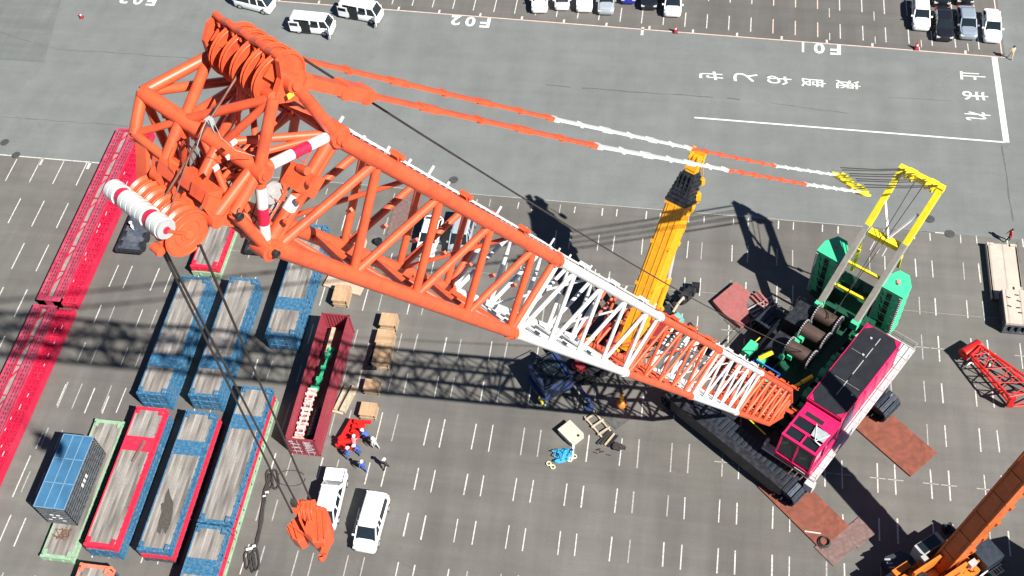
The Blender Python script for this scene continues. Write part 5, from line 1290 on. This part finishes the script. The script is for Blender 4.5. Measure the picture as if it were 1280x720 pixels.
# white roof of the black car
pk=place('pickup',CWh,(402,668),(424,578),'white pickup van with a flat load bed behind the orange hook block','white vans beside the workers',.9)
b=MB(); b.b2((-2.38,-.80,.98),(-1.4,.80,1.06)); b.b2((-2.4,-.84,1.0),(-1.35,-.76,1.22)); b.b2((-2.4,.76,1.0),(-1.35,.84,1.22)); b.b2((-2.42,-.84,1.0),(-2.36,.84,1.22)); b.build('load_bed',CWh,pk)
place('minivan',CWh,(453,691),(475,614),'white people carrier with teal windscreen right of the pickup','white vans beside the workers',.8)
place('car',CWh,(531,318),(544,272),'white saloon seen through the upper boom lacing, left of the silver car','cars parked behind the boom',.6)
place('minivan',CSi,(571,318),(584,268),'silver hatchback seen through the boom lacing, right of the white saloon','cars parked behind the boom',.6)
# ================================================================ PEOPLE
def person(px,py,face,label,top,legs,head=HW,pose='stand',lean=0.0,helmet=True):
    P=G(px,py)
    sw=.22 if pose=='walk' else .06
    nodes={ 'pelvis':(0,0,.95,.15),'waist':(lean*.3,0,1.12,.14),'chest':(lean*.8,0,1.33,.17),'neck':(lean*1.0,0,1.50,.06),'head':(lean*1.15,0,1.64,.10),'crown':(lean*1.2,0,1.74,.07)}
    E_=[('pelvis','waist'),('waist','chest'),('chest','neck'),('neck','head'),('head','crown')]
    for s,sg in(('l',1),('r',-1)):
        k=sg*sw
        nodes[s+'hip']=(0,sg*.1,.88,.10); nodes[s+'knee']=(k*.6+.03,sg*.12,.48,.065); nodes[s+'ank']=(k,sg*.12,.09,.045); nodes[s+'toe']=(k+.16,sg*.13,.04,.04)
        nodes[s+'sh']=(lean*.85,sg*.2,1.40,.07)
        if pose=='work': nodes[s+'elb']=(lean*.8+.16,sg*.26,1.14,.05); nodes[s+'wr']=(lean*.8+.38,sg*.18,1.05,.033); nodes[s+'palm']=(lean*.8+.46,sg*.17,1.05,.035)
        else: nodes[s+'elb']=(lean*.6-k*.3,sg*.27,1.12,.05); nodes[s+'wr']=(lean*.6+.06-k*.6,sg*.28,.88,.033); nodes[s+'palm']=(lean*.6+.08-k*.7,sg*.28,.80,.035)
        E_+=[('pelvis',s+'hip'),(s+'hip',s+'knee'),(s+'knee',s+'ank'),(s+'ank',s+'toe'),('chest',s+'sh'),(s+'sh',s+'elb'),(s+'elb',s+'wr'),(s+'wr',s+'palm')]
    names=list(nodes); me=bpy.data.meshes.new('person'); me.from_pydata([nodes[n][:3] for n in names],[(names.index(a_),names.index(c_)) for a_,c_ in E_],[])
    o=bpy.data.objects.new('person',me); COL.objects.link(o)
    m=o.modifiers.new('skin','SKIN'); me.skin_vertices.new() if not me.skin_vertices else None
    for i,n in enumerate(names):
        rr_=nodes[n][3]; me.skin_vertices[0].data[i].radius=(rr_,rr_*(1.25 if n in('chest','pelvis','waist') else 1))
    me.skin_vertices[0].data[0].use_root=True
    o.modifiers.new('sub','SUBSURF').levels=1
    bpy.context.view_layer.update()
    em=bpy.data.meshes.new_from_object(o.evaluated_get(bpy.context.evaluated_depsgraph_get())); bpy.data.objects.remove(o)
    em.materials.clear()
    for mm in(SKN,top,legs,BK): em.materials.append(mm)
    wz=min(nodes['lwr'][2],nodes['rwr'][2])
    for p in em.polygons:
        c=p.center; p.use_smooth=True
        hand=any((c-V(nodes[s+'palm'][:3])).length<.09 for s in 'lr')
        p.material_index=0 if (c.z>1.49 or hand) else 1 if (c.z>.93 or abs(c.y)>.2 and c.z>.7) else 3 if c.z<.09 else 2
    # fingers
    b=MB()
    for s,sg in(('l',1),('r',-1)):
        pm=V(nodes[s+'palm'][:3]); wr=V(nodes[s+'wr'][:3]); dr=(pm-wr).normalized(); sd_=V((0,1,0)).cross(dr).normalized()
        for k in range(4):
            o0=pm+dr*.03+sd_*(.03-.02*k); o1=o0+dr*(.04-.004*abs(k-1)); o2=o1+(dr+V((0,-sg*.5,0))).normalized()*.03; b.tube([o0,o1,o2],.009,5)
        o0=pm+sd_*.035-dr*.02; b.tube([o0,o0+(sd_+dr)*.025,o0+(sd_*.6+dr*1.4)*.035],.010,5)
    ob=bpy.data.objects.new('person',em); COL.objects.link(ob); tag(ob,label,'person','workers beside the white vans' if py>500 and px<520 else None,(P.x,P.y,.012),face)
    b.build('fingers',SKN,ob)
    hx=lean*1.17
    if helmet:
        b=MB(); rings=[]
        for zz,r_ in((0,.165),(.01,.135),(.06,.13),(.11,.10),(.135,.05),(.14,.01)): rings.append([(hx+math.cos(t*R(22.5))*r_+(.02 if zz==0 else 0),math.sin(t*R(22.5))*r_*.92,1.67+zz) for t in range(16)])
        b.loft(rings); b.build('helmet',head,ob)
    else:
        b=MB(); b.loft([[(hx-.01+math.cos(t*R(30))*r_,math.sin(t*R(30))*r_,1.64+zz) for t in range(12)] for zz,r_ in((0,.10),(.06,.108),(.12,.075),(.145,.02))]); b.build('hair',BK,ob)
    b=MB(); f=V((hx+.095,0,1.63)); b.box(f,(.03,.025,.04)); b.box(f+V((-.002,0,-.055)),(.015,.045,.012)); 
    for sy in(-1,1): b.box(f+V((-.01,sy*.03,.03)),(.015,.02,.012)); b.box(V((hx,sy*.10,1.63)),(.04,.015,.06))
    b.build('face_features',SKN,ob)
    return ob
person(451,568,R(200),'worker in blue overalls and white helmet closest to the red load',OVB,OVB,pose='work',lean=.25)
person(435,573,R(30),'worker in blue overalls standing below the red load, leftmost of the group',OVB,OVB,pose='work',lean=.2)
person(456,589,R(120),'worker in blue overalls lowest in the group, walking between the vans',OVB,OVB,pose='walk')
person(462,552,R(160),'worker in blue shirt and white helmet bending right of the red load',OVB,OVD,pose='work',lean=.35)
person(471,561,R(150),'worker in pale grey clothes right of the blue workers',OVG,OVG,pose='walk',lean=.1)
person(484,586,R(200),'worker in dark clothes and white helmet standing apart to the right',OVD,OVD,pose='walk')
person(445,562,R(90),'worker in pink top leaning over the lower end of the red load',mat('pink_clothes',(.6,.2,.22),.8),OVB,pose='work',lean=.3)
person(1262,74,R(100),'person in beige clothes walking beyond the border line at the top right',RR,RR,pose='walk',helmet=False)
person(1259,302,R(180),'person in red top standing beside the long cream bed',OVR,OVD,pose='walk',helmet=False)
person(170,292,R(20),'worker with white helmet under the boom tip by the dark trailer bed',WH,OVB)
# red load beside the workers
b=MB(); rnd=random.Random(2)
p0=G(440,551)
b.beam((-.5,-1.1,.5),(-.1,1.5,.6),.9,.5); b.beam((.35,-.6,.7),(.6,1.3,.8),.45,.4); 
for i in range(6): b.box((rnd.uniform(-.6,.7),-1+i*.45,1.0),(.5,.3,.35),rz=rnd.uniform(-.4,.4))
b.beam((-.1,1.2,1.0),(1.3,1.5,1.1),.25,.2); b.cyl((-.7,-.8,.9),(.5,-.4,1.0),.22,12)
tag(b.build('red_power_unit',RS),'bright red machine unit the workers stand around, near the wooden crates','machine',loc=p0,rz=R(-8))
b=MB(); b.cyl((0,0,0),(0,0,.06),.2,12); b.cyl((0,0,.06),(0,0,.65),.13,12,r2=.03); tag(b.build('traffic_cone',RS),'small red cone beside the dark trailer bed under the boom tip','cone',loc=G(197,318))

b=MB(); b.b2((-1.4,-1.2,0),(1.4,1.2,4.6)); b.b2((-1.5,-1.3,4.6),(1.5,1.3,4.75)); q=G(1318,742)  # unseen block added to cast the dark shadow into the corner
tag(b.build('shadow_caster_block',DK),'dark tall block added for its shadow, just outside the lower right corner','tank',None,(q.x,q.y,0),R(20))

def cone(px,lb,k=1.0,grp=None):
    r=thing('traffic_cone',lb,'cone',G(*px),group=grp)
    b=MB(); b.box((0,0,.03),(.42*k,.42*k,.06)); b.build('base',BK,r)
    b=MB(); b.cyl((0,0,.06),(0,0,.75*k),.17*k,14,r2=.03); b.build('cone_body',RS,r)
    b=MB(); b.cyl((0,0,.35*k),(0,0,.5*k),.118*k,14,r2=.085*k); b.build('reflective_band',WH,r)
cone((844,40),'red cone on the car park border just below the white estate car',1.2); cone((1145,61),'red cone on the border below the white car of the right group',1.3)
cone((102,22),'red cone standing alone on the road near the painted F03',1.0)
# pavement joints and cracks
JM=mat('joint_tar',(.085,.088,.084),.8,var=.2)
def joint(pts,w,seed):
    rn=random.Random(seed); b=MB(); P=[G(*q) for q in pts]
    for a,c in zip(P[:-1],P[1:]):
        n=max(2,int((c-a).length/1.2)); pr=a
        for i in range(1,n+1):
            q=a.lerp(c,i/n)+V((rn.uniform(-.06,.06),rn.uniform(-.08,.08),0))
            if rn.random()<.93:
                d=(q-pr).normalized(); nn=V((-d.y,d.x,0))*w*rn.uniform(.3,.7); z=V((0,0,.010)); b.add([pr-nn+z,q-nn+z,q+nn+z,pr+nn+z],[(0,1,2,3)])
            pr=q
    structure(b.build('pavement_joint',JM))
joint([(-10,38),(75,62),(230,72),(262,78)],.07,1); joint([(-10,146),(60,150),(160,158)],.06,2); joint([(682,106),(790,115),(925,124)],.10,3); joint([(962,128),(1060,142)],.06,4)
joint([(1252,182),(1264,262),(1275,330)],.10,5); joint([(1110,122),(1190,126)],.05,6); joint([(480,280),(720,300)],.04,7); joint([(560,245),(760,262)],.04,8); joint([(440,600),(470,690),(520,712)],.03,9); joint([(1010,620),(1100,650),(1180,700)],.03,10)
# ================================================================ CAMERA, LIGHT
cd_=bpy.data.cameras.new('Camera'); co=bpy.data.objects.new('Camera',cd_); COL.objects.link(co)
co.matrix_world=MX.Translation(CAM)@RM.to_4x4(); cd_.sensor_width=36; cd_.lens=FOC*36/1280; cd_.clip_start=.5; cd_.clip_end=4000; SC.camera=co
w=bpy.data.worlds.new('World'); SC.world=w; w.use_nodes=True; nt=w.node_tree
sk=nt.nodes.new('ShaderNodeTexSky'); sk.sky_type='NISHITA'; sk.sun_disc=False
az=R(SUN_AZ+180); sd=V((math.cos(az),math.sin(az)))
sk.sun_elevation=R(SUN_EL); sk.sun_rotation=math.atan2(sd.x,sd.y)
nt.links.new(sk.outputs[0],nt.nodes['Background'].inputs[0]); nt.nodes['Background'].inputs[1].default_value=.05; sk.air_density=.6; sk.dust_density=.2; sk.altitude=1500
sl=bpy.data.lights.new('Sun','SUN'); so=bpy.data.objects.new('Sun',sl); COL.objects.link(so)
sl.energy=5.0; sl.angle=R(.5); sl.color=(1,.965,.90)
e=R(SUN_EL); dirv=V((math.cos(R(SUN_AZ))*math.cos(e),math.sin(R(SUN_AZ))*math.cos(e),-math.sin(e)))
so.rotation_euler=dirv.to_track_quat('-Z','Y').to_euler()
SC.view_settings.view_transform='Standard'; SC.view_settings.look='None'; SC.view_settings.gamma=1; SC.view_settings.exposure=1.05
SC.render.engine='CYCLES'; SC.cycles.diffuse_bounces=2
